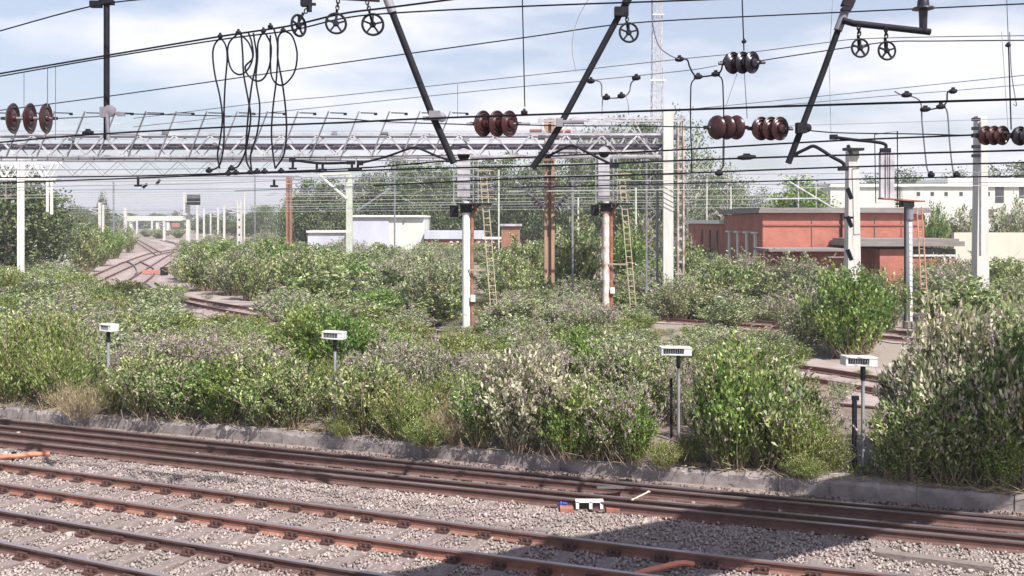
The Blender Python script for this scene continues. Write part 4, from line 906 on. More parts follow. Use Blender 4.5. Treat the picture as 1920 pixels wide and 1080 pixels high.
# clamps
def clamp(lane, x, y, w, h, label, m='steel_dark', group='wire clamps'):
    d = ld(lane, x); s = d / F; mb = MB(); c = at(x, y, d - .02)
    mb.lathe([(h * s * .3, -w * s * .5), (h * s * .5, -w * s * .2), (h * s * .5, w * s * .2), (h * s * .28, w * s * .5)], c, (1, -.25, .05), 10)
    mb.box(c + Vector((0, 0, h * s * .5)), (w * s * .35, .04, h * s * .45)); o = mb.build('wire_clamp', M[m]); tag(o, label, 'clamp', group)
for x, y, nm in ((413, 68, 'first'), (447, 61, 'second'), (494, 58, 'third'), (507, 50, 'raised middle'), (531, 57, 'last')): clamp('A', x, y, 9, 9, 'dark clamp where cable loops leave the upper wire, %s from the left' % nm)
for x, y, nm in ((392, 320, 'leftmost'), (434, 316, 'upper second'), (428, 325, 'lower second'), (442, 324, 'third'), (470, 323, 'fourth'), (482, 322, 'fifth'), (496, 322, 'sixth'), (527, 321, 'last')): clamp('A', x, y, 12, 9, 'dark clamp under the cable loops on the contact wire, %s from the left' % nm)
for l, x, y, w, nm in (('C', 1108, 152, 14, 'left end of the grey U jumper'), ('C', 1137, 183, 14, 'lower left of the grey U jumper'), ('C', 1165, 180, 14, 'lower right of the grey U jumper'), ('C', 1193, 146, 16, 'right end of the grey U jumper'), ('B', 1309, 144, 16, 'left round clamp beside the black insulators'), ('B', 1342, 139, 16, 'right round clamp beside the black insulators'), ('B', 1274, 111, 16, 'where the curved line meets the wavy jumper'),
                       ('C', 1700, 178, 18, 'start of the left hanging loop'), ('C', 1787, 171, 14, 'top of the curl at right'), ('C', 1764, 200, 16, 'middle of the curl at right'), ('C', 1735, 205, 18, 'left end of the curl at right'), ('C', 1746, 328, 12, 'foot of the left hanging loop'), ('C', 1794, 328, 12, 'foot of the right hanging loop'), ('B', 1348, 325, 14, 'foot of the loose wire under the insulators'),
                       ('A', 983, 211, 12, 'on the thick wire right of the centre insulators'), ('B', 1400, 295, 34, 'long splice on the contact wire at right'), ('A', 165, 249, 22, 'on the thick wire left of the black vertical tube'), ('B', 1395, 78, 9, 'on the dropper above the black insulators'), ('B', 1890, 85, 9, 'on the dropper near the right edge')):
    clamp(l, x, y, w, 10 if w > 10 else 7, 'dark clamp at the ' + nm)

# insulators
def insul(lane, xs, y, hpx, label, m='insul', dy=0, kk=.62, sgn=-1, rod=(14, 14)):
    d0 = ld(lane, xs[0]); s = d0 / F; R_ = hpx * s / 2
    c0 = at(xs[0], y, d0); c1 = at(xs[-1], y + dy, d0); axv = (c1 - c0).normalized()
    T = thing('insulator_string', label, 'insulator', c0, 'porcelain disc insulators on the overhead wires')
    # discs yawed so faces show
    vw = at((xs[0] + xs[-1]) / 2, y, 1) - Vector((0, 0, H)); vw.normalize(); rt = Vector((vw.y, -vw.x, 0)).normalized(); av = (rt * math.sqrt(1 - kk * kk) + vw * kk * sgn).normalized()
    core = MB(); core.tube([c0 - axv * rod[0] * s, c1 + axv * rod[1] * s], .028, 10); core.build('rod', M['galv_dull'], T, smooth=True)
    for x in xs:
        t = (x - xs[0]) / max(1e-6, (xs[-1] - xs[0])); c = c0.lerp(c1, t)
        mb = MB(); mb.lathe([(.03, -.085), (.05, -.07), (R_ * .62, -.06), (R_ * .88, -.03), (R_ * .98, 0), (R_, .02), (R_ * .94, .03), (R_ * .82, .018), (R_ * .74, .03), (R_ * .58, .012), (R_ * .46, .032), (.062, .02), (.058, .06), (.03, .075)], c, av, 28); mb.build('disc', M[m], T, smooth=True)
    mb = MB()
    for sg, c in ((-1, c0), (1, c1)): q = c + axv * sg * 16 * s; mb = MB(); mb.box(q, (.12, .05, .05)); mb.lathe([(.02, -.03), (.035, 0), (.02, .03)], q, (0, 1, 0), 8); mb.build('end_fitting', M['steel_dark'], T)
insul('B', (24, 56, 86), 222, 58, 'three separate brown discs at the left edge', kk=.36, sgn=-1)
insul('B', (905, 931, 954), 232, 50, 'centre string of three brown discs between the raking tubes', rod=(30, 40))
insul('B', (1373, 1391, 1409), 118, 42, 'black string of three discs high on the right', m='insul_dark', rod=(26, 26), dy=-1)
insul('B', (1343, 1361, 1379), 239, 46, 'left of two neighbouring brown strings at right', sgn=1, kk=.7, rod=(16, 14))
insul('B', (1426, 1444, 1461), 241, 45, 'right of two neighbouring brown strings touching the raking tube', kk=.7, rod=(16, 26))
insul('B', (1847, 1862, 1878), 254, 37, 'brown string in front of the tall mast at the right edge', rod=(14, 14))
insul('B', (1911, 1926, 1940), 255, 37, 'dark string cut by the right edge of the photo', m='insul_dark')

# raking tubes hung from the headspan above
def tubething(label, pts, lane, rpx, mname='steel_dark', extra=None):
    d = ld(lane, pts[0][0]); P = [at(x, y, ld(lane, x)) for x, y in pts]; T = thing('support_tube', label, 'support tube', P[0], 'dark support tubes of the overhead line')
    mb = MB(); mb.tube(P, rpx * d / F, 12); mb.build('tube', M[mname], T, smooth=True); return T, d
T, d = tubething('black vertical support tube at the left of the photo', [(200, -60), (200, 262)], 15.0, 5.5)
mb = MB(); mb.tube([at(200, 200, d - .1), at(203, 262, d - .1)], .03); mb.build('lower_rod', M['galv_dull'], T)
mb = MB(); c = at(206, 208, d - .08); mb.lathe([(.03, -.05), (.09, -.03), (.09, .03), (.03, .05)], c, (0, 1, 0), 14); mb.box(c + Vector((-.09, 0, -.02)), (.1, .1, .16)); mb.box(c + Vector((.17, 0, -.05)), (.12, .06, .06)); mb.tube([c, c + Vector((.17, 0, -.05))], .03); mb.build('clamp', M['galv_dull'], T, smooth=True)
mb = MB(); mb.box(at(180, 8, d - .05), (.17, .1, .1)); mb.bar(at(170, 10, d - .05), at(200, 3, d - .05), .07); mb.box(at(200, 4, d), (.2, .14, .07)); mb.build('head_clamp', M['steel_dark'], T)
T, d = tubething('left raking dark tube leaning down to the right in the centre', [(703, -60), (728, 4), (810, 215), (851, 306)], 14.0, 6.5)
mb = MB(); c = at(815, 216, d - .08); mb.box(c, (.16, .12, .12)); mb.lathe([(.02, -.05), (.07, -.03), (.07, .03), (.02, .05)], c + Vector((.1, 0, -.03)), (0, 1, 0), 12); mb.box(at(806, 222, d - .05), (.2, .1, .05)); mb.build('clamp', M['galv_dull'], T)
mb = MB(); mb.tube([at(724, -8, d - .02), at(736, 24, d - .02)], .065, 12); mb.build('sleeve', M['galv_dull'], T, smooth=True)
T, d = tubething('centre raking dark tube leaning down to the left', [(1203, -60), (1172, 8), (1050, 235), (1022, 282), (998, 315)], 14.0, 6.0)
mb = MB(); mb.box(at(1165, 22, d - .05), (.2, .12, .13)); mb.tube([at(1172, 8, d - .02), at(1186, -18, d - .02)], .06, 10); mb.build('head_clamp', M['steel_dark'], T)
mb = MB(); mb.box(at(1049, 230, d - .06), (.1, .1, .12)); mb.tube([at(1046, 229, d - .06), at(1095, 229, d - .1)], .03); mb.build('clamp', M['galv_dull'], T)
T, d = tubething('right raking dark tube leaning down to the left before the brick building', [(1612, -60), (1590, 5), (1545, 130), (1478, 306)], 13.0, 6.0)
mb = MB(); mb.tube([at(1588, 12, d - .02), at(1571, 57, d - .02)], .058, 12); mb.build('sleeve', M['galv_dull'], T, smooth=True)
mb = MB(); mb.box(at(1590, 6, d - .03), (.14, .12, .12), Matrix.Rotation(.4, 3, 'Y')); mb.box(at(1586, 18, d - .06), (.12, .1, .04)); mb.box(at(1502, 240, d - .06), (.13, .12, .14)); mb.lathe([(.02, -.04), (.06, -.02), (.06, .02), (.02, .04)], at(1513, 240, d - .08), (0, 1, 0), 12); mb.build('clamp', M['steel_dark'], T)
# side bracket with pulleys and post insulator
T = thing('cross_arm', 'dark horizontal arm reaching right from the right raking tube', 'bracket', at(1660, 50, 13))
mb = MB(); mb.tube([at(1580, 38, 12.9), at(1600, 44, 12.9), at(1620, 46, 12.9), at(1744, 60, 12.9)], .045, 10); mb.build('arm', M['steel_dark'], T, smooth=True)
T = thing('post_insulator', 'dark bell shaped insulator at the top edge above the cross arm', 'insulator', at(1731, 20, 12.9))
mb = MB(); mb.lathe([(.05, -.3), (.055, -.12), (.06, -.03), (.145, -.01), (.14, .01), (.08, .03), (.075, .1), (.05, .16), (.05, .4)], at(1731, 16, 12.9), (0, 0, 1), 20); mb.build('bell', M['insul_dark'], T, smooth=True)
# registration arms
def arm(lane, pts, label, r=.022, m='steel_dark'):
    T = thing('registration_arm', label, 'registration arm', at(*pts[0], ld(lane, pts[0][0])), 'registration arms steadying the contact wires')
    mb = MB(); mb.tube(spline([at(x, y, ld(lane, x)) for x, y in pts], 6), r, 8); mb.build('arm', M[m], T, smooth=True)
    mb = MB(); mb.box(at(*pts[0], ld(lane, pts[0][0])), (.1, .05, .07)); mb.build('end_clip', M[m], T); mb = MB(); mb.box(at(*pts[-1], ld(lane, pts[-1][0])), (.14, .05, .06)); mb.build('end_clip', M[m], T)
arm('B', [(675, 306), (720, 295), (770, 278), (785, 278), (820, 293), (845, 301)], 'humped arm left of the left signal head', .018)
arm('B', [(1027, 293), (1060, 277), (1075, 273), (1100, 285), (1130, 300), (1152, 311)], 'humped arm at the centre over the tan mast', .019)
arm('B', [(1489, 290), (1512, 279), (1525, 274), (1540, 281), (1560, 294), (1581, 306), (1581, 316)], 'humped black arm meeting the stout mast on the right', .024)
arm('B', [(548, 300), (600, 306), (658, 305)], 'flat dark arm in the middle left with hanging clips', .022)
arm('B', [(1563, 257), (1600, 262), (1640, 266), (1660, 271), (1660, 282)], 'straight dark arm above the stout mast', .022)
for x, y, h, lb in ((549, 308, 16, 'first hanging clip left of the flat dark arm'), (594, 313, 14, 'second hanging clip under the flat dark arm'), (605, 311, 14, 'third hanging clip under the flat dark arm'), (660, 310, 14, 'fourth hanging clip right of the flat dark arm'), (671, 309, 16, 'fifth hanging clip right of the flat dark arm'), (259, 340, 16, 'dark hanging peg below the contact wire at left'), (514, 343, 12, 'small dark peg right of the cable loops')):
    mb = MB(); d = ld('B', x); mb.box(at(x, y, d), (.035, .035, h * d / F)); mb.box(at(x, y + h / 2, d), (.13, .04, .035)); tag(mb.build('wire_clip', M['steel_dark']), lb, 'clip', 'small dark clips on the contact wire')
for (a, b, lb) in (((268, 352), (276, 345), 'left small dark slanting tip of a distant pantograph guard'), ((293, 346), (300, 337), 'right small dark slanting tip of a distant arm')):
    mb = MB(); mb.tube([at(*a, 40), at(*b, 40)], .06); tag(mb.build('rod_tip', M['steel_dark']), lb, 'rod')
# pulley wheels
def pulley(px, py, dia, d, yaw, label, top):
    s = d / F; R_ = dia * s / 2; T = thing('overhead_pulley', label, 'pulley', at(px, py, d), 'black six spoked pulley wheels')
    A = Vector((math.sin(yaw), -math.cos(yaw), 0)); c = at(px, py, d); q = A.to_track_quat('Z', 'Y').to_matrix()
    mb = MB(); n_ = 28
    ring = [c + q @ Vector((R_ * .93 * math.cos(a), R_ * .93 * math.sin(a), 0)) for a in np.linspace(0, 2 * math.pi, n_ + 1)]; mb.tube(ring, R_ * .115, 8, cap=False); mb.build('rim', M['steel_dark'], T, smooth=True)
    for k in range(5):
        a = 2 * math.pi * k / 5 + .3; mb = MB(); mb.bar(c, c + q @ Vector((R_ * .9 * math.cos(a), R_ * .9 * math.sin(a), 0)), .018, .024); mb.build('spoke', M['steel_dark'], T)
    mb = MB(); mb.lathe([(R_ * .2, -.03), (R_ * .28, -.015), (R_ * .28, .015), (R_ * .2, .03)], c, A, 16); mb.build('hub', M['steel_dark'], T)
    mb = MB(); tp = at(top[0], top[1], d); mb.bar(c - A * .03 , c.lerp(tp, .62) - A * .03, .03, .03)
    for k in range(3):
        cc = c.lerp(tp, .68 + .13 * k); mb.tube([cc + Vector((.022 * math.cos(a) * (k % 2 == 0), .022 * math.cos(a) * (k % 2), .034 * math.sin(a))) for a in np.linspace(0, 6.283, 9)], .009, 6, cap=False)
    mb.build('hanger', M['steel_dark'], T)
pulley(560, 48, 42, 13, R(62), 'tilted pulley wheel seen nearly edge on above the cable loops', (580, 8))
pulley(630, 44, 40, 13, R(18), 'second pulley wheel from the left at the top edge', (634, 0))
pulley(699, 46, 42, 13, R(12), 'third pulley wheel from the left beside the left raking tube', (688, 2))
pulley(1179, 61, 38, 13.8, R(10), 'pulley wheel hanging from the centre raking tube', (1174, 24))
pulley(1613, 90, 36, 12.8, R(8), 'left of two pulley wheels under the cross arm', (1610, 50))
pulley(1663, 95, 36, 12.8, R(8), 'right of two pulley wheels under the cross arm', (1661, 54))
T = thing('pulley_bracket', 'dark bracket at the top edge above the tilted pulley', 'bracket', at(577, 0, 13)); mb = MB(); mb.box(at(572, -2, 13), (.11, .1, .2)); mb.tube([at(582, -30, 13), at(580, 22, 13)], .035); mb.box(at(585, 8, 13), (.1, .05, .03)); mb.build('block', M['steel_dark'], T)
T = thing('pulley_bracket', 'dark bar at the top edge above the second and third pulleys', 'bracket', at(660, -4, 13)); mb = MB(); mb.tube([at(600, -6, 13.02), at(712, 0, 13.02)], .03); mb.build('bar', M['insul'], T)

#%%PLANTS
# ------------------------------------------------------------------ vegetation
def leaves(C, Dn, L, Wd, jit=.25):
    """rhombic leaves: centres C, long-axis directions Dn"""
    N = len(C); Dn = Dn / (np.linalg.norm(Dn, axis=1, keepdims=True) + 1e-9)
    r = RNG.normal(size=(N, 3)); s = np.cross(Dn, r); s /= (np.linalg.norm(s, axis=1, keepdims=True) + 1e-9)
    L = (L * RNG.uniform(.6, 1.3, N))[:, None]; Wd = (Wd * RNG.uniform(.7, 1.25, N))[:, None]
    nrm = np.cross(Dn, s)
    a = C - Dn * L * .5; c = C + Dn * L * .5 - nrm * L * .12; b = C + s * Wd * .5 + nrm * L * .05; d = C - s * Wd * .5 + nrm * L * .05
    V = np.stack([a, b, c, d], 1).reshape(-1, 3); Q = np.arange(N * 4).reshape(N, 4); return V, Q
def unit(v): return v / (np.linalg.norm(v, axis=-1, keepdims=True) + 1e-9)
def bush_arrays(nst, nleaf, spread, L, Wd, upright=.5, arch=.35, flowers=0, floor=.06, clump=.055):
    """unit bush: about 1 high, 1 wide. returns leaf V,Q, stems list, flower V,Q"""
    az = RNG.uniform(0, 2 * math.pi, nst); hh = RNG.uniform(.55, 1.0, nst) ; out = RNG.uniform(.1, 1.0, nst) ** .7 * spread
    hh = hh * (1.04 - .45 * (out / spread) ** 2)
    bx, by = np.cos(az) * out * .28, np.sin(az) * out * .28
    wob = RNG.uniform(-.12, .12, (nst, 2))
    def pos(i, t):
        x = bx[i] + np.cos(az[i]) * out[i] * .72 * t ** 1.3 + wob[i, 0] * np.sin(t * 3); y = by[i] + np.sin(az[i]) * out[i] * .72 * t ** 1.3 + wob[i, 1] * np.sin(t * 3)
        z = hh[i] * (t * (1 + arch) - arch * t * t); return np.stack([x, y, z], -1)
    i = RNG.integers(0, nst, nleaf); t = floor + (1 - floor) * RNG.uniform(0, 1, nleaf) ** .75
    # side twigs: quantise to make leafy shoots with gaps
    tq = np.round(t * 9) / 9 + RNG.normal(0, .025, nleaf); sd = (i * 37 + (np.round(t * 9)).astype(int) * 101) % 997
    tw = np.stack([np.sin(sd * 12.9898), np.sin(sd * 78.233), .25 + .6 * np.abs(np.sin(sd * 3.7))], -1); k = RNG.uniform(0, 1, nleaf)[:, None]
    C = pos(i, np.clip(tq, 0, 1)) + tw * k * .15 * (1.15 - t[:, None] * .6) + RNG.normal(0, clump * .45, (nleaf, 3))
    Dn = unit(tw * .8 + RNG.normal(0, .55, (nleaf, 3)) + np.array([0, 0, upright]) + np.stack([np.cos(az[i]), np.sin(az[i]), 0 * t], -1) * .3)
    C[:, 2] = np.abs(C[:, 2]) + .01
    V, Q = leaves(C, Dn, L, Wd)
    stems = [[tuple(pos(j, np.array(tt))) for tt in (0, .3, .6, .85, 1)] for j in range(0, nst, 1)]
    FV = FQ = None
    if flowers:
        tips = RNG.integers(0, nst, flowers); FC = []; FD = []
        for j in tips:
            tp = pos(j, np.array(RNG.uniform(.8, 1.0))) + RNG.normal(0, .09, 3) * np.array([1, 1, .5]); dr = unit(np.array([np.cos(az[j]) * .5, np.sin(az[j]) * .5, .7]) + RNG.normal(0, .35, 3))
            m = 26; u = RNG.uniform(0, 1, m); FC.append(tp + dr * (u[:, None] * .085) + RNG.normal(0, .0075, (m, 3)) * (1.3 - u[:, None])); FD.append(RNG.normal(0, 1, (m, 3)) + dr)
        FV, FQ = leaves(np.concatenate(FC), np.concatenate(FD), .020, .014)
    return V, Q, stems, FV, FQ
def make_bush(name, label, cat, leafm, group, **kw):
    V, Q, st, FV, FQ = bush_arrays(**kw)
    T = thing(name, label, cat); T['_local'] = 1
    a = np_obj('foliage', V, Q, leafm, T); ch = [a]
    mb = MB()
    for s_ in st[:70]: mb.tube(s_, [.007, .006, .005, .0035, .002], 4, cap=False)
    for s_ in random.sample(st, min(16, len(st))):    # bare shoots standing out of the leaves
        a_, b_ = Vector(s_[3]), Vector(s_[4]); dd_ = (b_ - a_).normalized() + Vector((random.uniform(-.3, .3), random.uniform(-.3, .3), random.uniform(.1, .6))); mb.tube([b_, b_ + dd_ * .05, b_ + dd_ * random.uniform(.08, .16) + Vector((random.uniform(-.02, .02), 0, -.01))], [.0022, .002, .0012], 4, cap=False)
    for _ in range(14):
        a_ = random.uniform(0, 6.28); rr_ = random.uniform(.1, .5); mb.tube([(rr_ * math.cos(a_), rr_ * math.sin(a_), .01), (rr_ * 1.15 * math.cos(a_ + .2), rr_ * 1.15 * math.sin(a_ + .2), random.uniform(.05, .2)), (rr_ * 1.4 * math.cos(a_ + .5), rr_ * 1.4 * math.sin(a_ + .5), random.uniform(0, .1))], .003, 4, cap=False)
    ch.append(mb.build('stems', M['stem'], T))
    if FV is not None: ch.append(np_obj('flower_heads', FV, FQ, M['flower'], T))
    if group: T['group'] = group
    reg(T, *ch); return T
GB = 'bushes in the scrub'
PROTO = {
 'b': [dict(nst=60, nleaf=5200, spread=.55, L=.062, Wd=.026, flowers=60), dict(nst=54, nleaf=4600, spread=.6, L=.058, Wd=.026, flowers=35), dict(nst=56, nleaf=4600, spread=.52, L=.062, Wd=.025, flowers=45)],
 'p': [dict(nst=60, nleaf=4800, spread=.55, L=.062, Wd=.032, flowers=110), dict(nst=56, nleaf=4400, spread=.6, L=.064, Wd=.031, flowers=80)],
 'g': [dict(nst=80, nleaf=7000, spread=.5, L=.048, Wd=.029), dict(nst=70, nleaf=6500, spread=.58, L=.05, Wd=.03)],
 'w': [dict(nst=130, nleaf=7000, spread=.6, L=.055, Wd=.015, upright=1.1, arch=.1, clump=.05), dict(nst=120, nleaf=6500, spread=.62, L=.05, Wd=.015, upright=1.0, arch=.1, flowers=20)],
 's': [dict(nst=46, nleaf=2400, spread=.6, L=.052, Wd=.02, flowers=230), dict(nst=50, nleaf=2700, spread=.55, L=.05, Wd=.019, flowers=200)],
 'd': [dict(nst=150, nleaf=4200, spread=.7, L=.10, Wd=.006, upright=2.2, arch=.3, clump=.05)],
 'm': [dict(nst=60, nleaf=5600, spread=.58, L=.05, Wd=.024, flowers=70), dict(nst=60, nleaf=5600, spread=.55, L=.052, Wd=.023, flowers=90)],
}
LM = {'b': 'leaf_budd', 'p': 'leaf_pale', 'g': 'leaf_bright', 'w': 'leaf_weed', 's': 'leaf_grey', 'd': 'dry', 'm': 'leaf_grey'}
NM = {'b': ('bush', 'bush'), 'p': ('bush', 'bush'), 'g': ('sapling', 'sapling'), 'w': ('tall_weed', 'weed'), 's': ('flowering_bush', 'bush'), 'd': ('dry_grass_tuft', 'grass tuft'), 'm': ('bush', 'bush')}
protos = {}
used = set()
def bush(kind, px, basey, hpx, wpx, label, z=0.0, group=GB, push=0):
    d = F * (H - z) / (basey - HY); s = d / F; hgt = hpx * s; wid = wpx * s; v = random.randrange(len(PROTO[kind])); key = (kind, v)
    loc = Vector(((px - 960) * s * (1 + push * wid / d), d + push * wid, z - .03)); rz = random.uniform(0, 6.28); sc = (wid, wid, hgt)
    if key not in protos:
        protos[key] = make_bush(NM[kind][0], label, NM[kind][1], M[LM[kind]], group, **PROTO[kind][v])
        o = protos[key]; o.location = loc; o.rotation_euler = (0, 0, rz); o.scale = sc
    else: o = copy_tree(protos[key], loc, rz, sc, label); o['group'] = group
    return o
FB = .28
front = [ # kind, px, base, height, width, label
 ('w', 30, 762, 150, 150, 'yellow green tall weeds at the left edge against the platform'), ('w', 120, 768, 150, 130, 'yellow green tall weeds left of the straw tuft'),
 ('w', 10, 740, 160, 170, 'pale weeds behind the corner clump at the left edge'), ('w', 95, 735, 170, 160, 'broad weed clump rising behind the left weeds'),
 ('d', 150, 788, 75, 100, 'straw coloured dry grass tuft overhanging the platform edge at left'), ('s', 170, 752, 115, 110, 'brownish seeding clump left of the leftmost louvred box'),
 ('b', 272, 788, 140, 120, 'leafy bush right of the leftmost louvred box post'), ('b', 340, 795, 125, 140, 'dark green leafy bush over the platform left of centre'),
 ('g', 420, 800, 130, 140, 'dense green sapling between the two left louvred boxes'), ('b', 500, 806, 150, 140, 'leafy bush left of the second louvred box'), ('s', 285, 745, 130, 130, 'purple brown flowering clump behind the leftmost louvred box'),
 ('s', 370, 750, 140, 150, 'grey brown flowering clump behind the dark green bush'), ('s', 455, 750, 130, 150, 'mauve brown seeding bush behind the dense sapling'),
 ('b', 550, 808, 140, 110, 'bush with straggly base just left of the second louvred post'), ('g', 578, 712, 150, 130, 'bright green sapling behind the second louvred box'), ('g', 650, 715, 135, 130, 'bright green sapling right of the second louvred box'),
 ('b', 690, 822, 155, 140, 'mixed bush right of the second louvred post'), ('w', 760, 830, 120, 120, 'yellow green weeds over the platform at left centre'), ('p', 680, 806, 140, 80, 'pale cream leaved bush at the second louvred post'),
 ('s', 735, 770, 150, 150, 'tall mauve bush behind the yellow weeds'), ('s', 800, 772, 150, 140, 'purplish bush behind the golden weeds'), ('d', 850, 838, 90, 90, 'golden dry weeds at the platform edge left of centre'),
 ('b', 900, 845, 160, 120, 'leafy bush under the left signal'), ('w', 845, 800, 110, 120, 'low olive weeds left of the leafy bush under the signal'), ('s', 905, 770, 125, 130, 'lilac spiked bush right of the foot of the left signal'),
 ('p', 975, 856, 210, 140, 'tall cream leaved bush in the middle of the platform'), ('p', 1040, 862, 190, 140, 'second tall cream leaved bush right of the middle'), ('s', 1005, 800, 210, 130, 'tall pinkish flowering bush under the tan mast'),
 ('g', 1065, 866, 150, 90, 'bright green sapling low in front of the cream bushes'), ('g', 1085, 760, 150, 110, 'bright yellow green sapling behind the cream bushes'),
 ('b', 1120, 868, 170, 130, 'leafy bush left of the third louvred box'), ('s', 1165, 872, 180, 130, 'grey green bush left of the third louvred post'), ('g', 1190, 876, 130, 90, 'low green sapling at the foot of the third louvred post'),
 ('m', 1150, 800, 170, 160, 'soft grey green bush behind the third louvred box'), ('s', 1250, 790, 130, 120, 'brownish bush behind the third louvred box'), ('b', 1215, 800, 150, 130, 'green bush behind the low sapling'),
 ('b', 1358, 886, 220, 130, 'big leafy bush right of the third louvred post'), ('g', 1380, 890, 240, 160, 'biggest bright leafy bush right of centre'), ('b', 1440, 890, 225, 160, 'leafy bush forming the right shoulder of the biggest bush'),
 ('b', 1405, 850, 235, 170, 'bush behind the biggest bright bush'), ('w', 1500, 893, 145, 130, 'yellowish weeds sloping down right of the biggest bush'), ('b', 1490, 872, 170, 110, 'bush at the left border of the siding gap'), ('s', 1520, 850, 130, 110, 'brown twiggy clump in the siding gap'),
 ('w', 1545, 890, 90, 100, 'low weeds left of the rightmost louvred post'), ('b', 1680, 905, 110, 90, 'low bush right of the rightmost louvred post'),
 ('b', 1700, 908, 170, 150, 'leafy bush in the lower right'), ('p', 1745, 895, 270, 170, 'tall cream leaved bush on the right'), ('p', 1800, 900, 310, 170, 'tallest cream leaved bush on the right'), ('b', 1780, 915, 200, 150, 'dark leafy bush before the tall cream bush'),
 ('p', 1712, 890, 215, 110, 'cream leaved bush right of the rightmost louvred box'), ('p', 1775, 880, 330, 150, 'cream leaved bush with high shoots behind the right hand bushes'),
 ('p', 1870, 912, 330, 180, 'tall pale bush at the right edge'), ('b', 1845, 922, 230, 160, 'dark green bush in the bridge shadow at right'), ('b', 1920, 926, 350, 190, 'tall bush cut by the right edge of the photo'), ('g', 1875, 925, 120, 110, 'low bright green sprig at the foot of the right bushes'), ('b', 1990, 930, 360, 220, 'bush just outside the right edge'), ('m', 1900, 870, 330, 200, 'grey green bush rising behind the right edge'),
 ('b', -50, 765, 160, 160, 'bush just outside the left edge'),
 ('s', 1272, 806, 140, 90, 'mauve twiggy clump directly behind the third louvred box post'), ('w', 1290, 868, 60, 60, 'short weeds at the foot of the third louvred box post'), ('w', 622, 786, 120, 90, 'thin weeds directly behind the second louvred box post'), ('w', 640, 822, 50, 60, 'short weeds at the foot of the second louvred box post'), ('w', 215, 778, 90, 60, 'short weeds behind the leftmost louvred box post'), ('s', 1665, 880, 90, 70, 'short twiggy clump right of the corroded post'), ('w', 1505, 902, 50, 80, 'ground hugging weeds right of the biggest bush'), ('w', 1245, 880, 55, 70, 'ground hugging weeds left of the third louvred post'), ('w', 800, 842, 60, 90, 'ground hugging weeds on the platform at left centre'),
]
for k, px, by, h, w, lb in front: bush(k, px, by, h * .98, w * 1.05, lb, z=FB, push=.36, group='bushes on the old platform')
mid = [
 ('g', 1585, 668, 178, 140, 'round bright green sapling standing by the open ballast on the right'), ('g', 1615, 660, 150, 110, 'green sapling behind the round bright one'), ('b', 1665, 616, 110, 90, 'darker bush left of the right hand signal post'), ('s', 1500, 650, 130, 120, 'brownish clump left of the round bright sapling'),
 ('b', 160, 510, 90, 74, 'bright bush beside the pale cabin and the junction tracks'), ('g', 185, 499, 78, 66, 'green bush touching the junction tracks'), ('m', 146, 497, 80, 46, 'pale green bush with feathery top beside the cabin'), ('g', 216, 485, 56, 44, 'small green bush beneath the slim white masts'), ('b', 243, 473, 46, 34, 'dark green bush between white masts at the junction'), ('g', 86, 524, 34, 50, 'low bush in front of the small pale cabin'),
 ('b', 1300, 566, 112, 110, 'bush in front of the brick annex'), ('m', 1365, 568, 100, 110, 'grey green bush below the side windows of the brick building'), ('s', 1430, 570, 102, 120, 'mauve bush at the corner of the brick building'), ('m', 1490, 572, 98, 120, 'soft bush before the middle of the brick wall'), ('s', 1545, 575, 96, 110, 'mauve bush left of the stout mast'), ('b', 1400, 590, 110, 120, 'olive bush before the corner of the brick building'), ('b', 1340, 592, 110, 110, 'green bush right of the gantry column foot'), ('w', 1620, 570, 70, 90, 'weedy bush right of the stout mast'),
 ('b', 1075, 560, 160, 130, 'tall green bush right of the tan mast'), ('b', 980, 545, 110, 110, 'green bush left of the tan mast'), ('m', 1200, 530, 130, 110, 'bright grey green bush left of the gantry column'), ('g', 1180, 540, 120, 90, 'green bush between the middle signal and the gantry column'), ('s', 1265, 520, 90, 90, 'brown flowered bush left of the brick annex'),
 ('b', 965, 590, 115, 90, 'green bush behind the left signal ladder'), ('m', 820, 590, 120, 120, 'soft green bush left of the left signal'), ('m', 1270, 600, 90, 100, 'pale green bush right of the middle signal'), ('s', 1100, 640, 95, 110, 'lilac brown clump at the middle signal foot'),
 ('w', 1760, 560, 80, 120, 'olive weeds behind the right signal ladder'), ('b', 1850, 560, 90, 130, 'green bush before the cream wall'), ('s', 1780, 580, 100, 110, 'grey brown bush below the brick wing'),
 ('g', 1752, 508, 128, 62, 'round dark green bush before the white works building'), ('m', 1806, 506, 118, 90, 'pale spreading bush before the white works building'), ('m', 1895, 506, 140, 90, 'pale feathery bush at the right before the white works building'),
 ('b', 385, 545, 85, 100, 'bush at the right side of the junction ballast'), ('g', 375, 505, 55, 80, 'bright low bush right of the junction rails'), ('m', 440, 552, 90, 110, 'grey green bush left of the greenish mast foot'), ('b', 470, 562, 90, 70, 'dark small bush beside the rusty siding rail'), ('b', 500, 548, 90, 110, 'bush under the rusty brown mast'), ('g', 430, 520, 70, 110, 'green bush under the slotted mast'), ('m', 355, 478, 28, 50, 'low bush where the junction tracks vanish'), ('b', 560, 560, 100, 110, 'bush in front of the rusty brown mast'), ('g', 520, 515, 70, 110, 'bright bush behind the rusty siding'),
 ('b', 300, 447, 18, 40, 'small far bush before the road bridge'), ('m', 275, 444, 16, 30, 'tiny far bush left of the white mast between the tracks'), ('b', 335, 446, 20, 30, 'small far bush left of the mast with the dark box'),
]
for k, px, by, h, w, lb in mid: bush(k, px, by, h, w, lb)
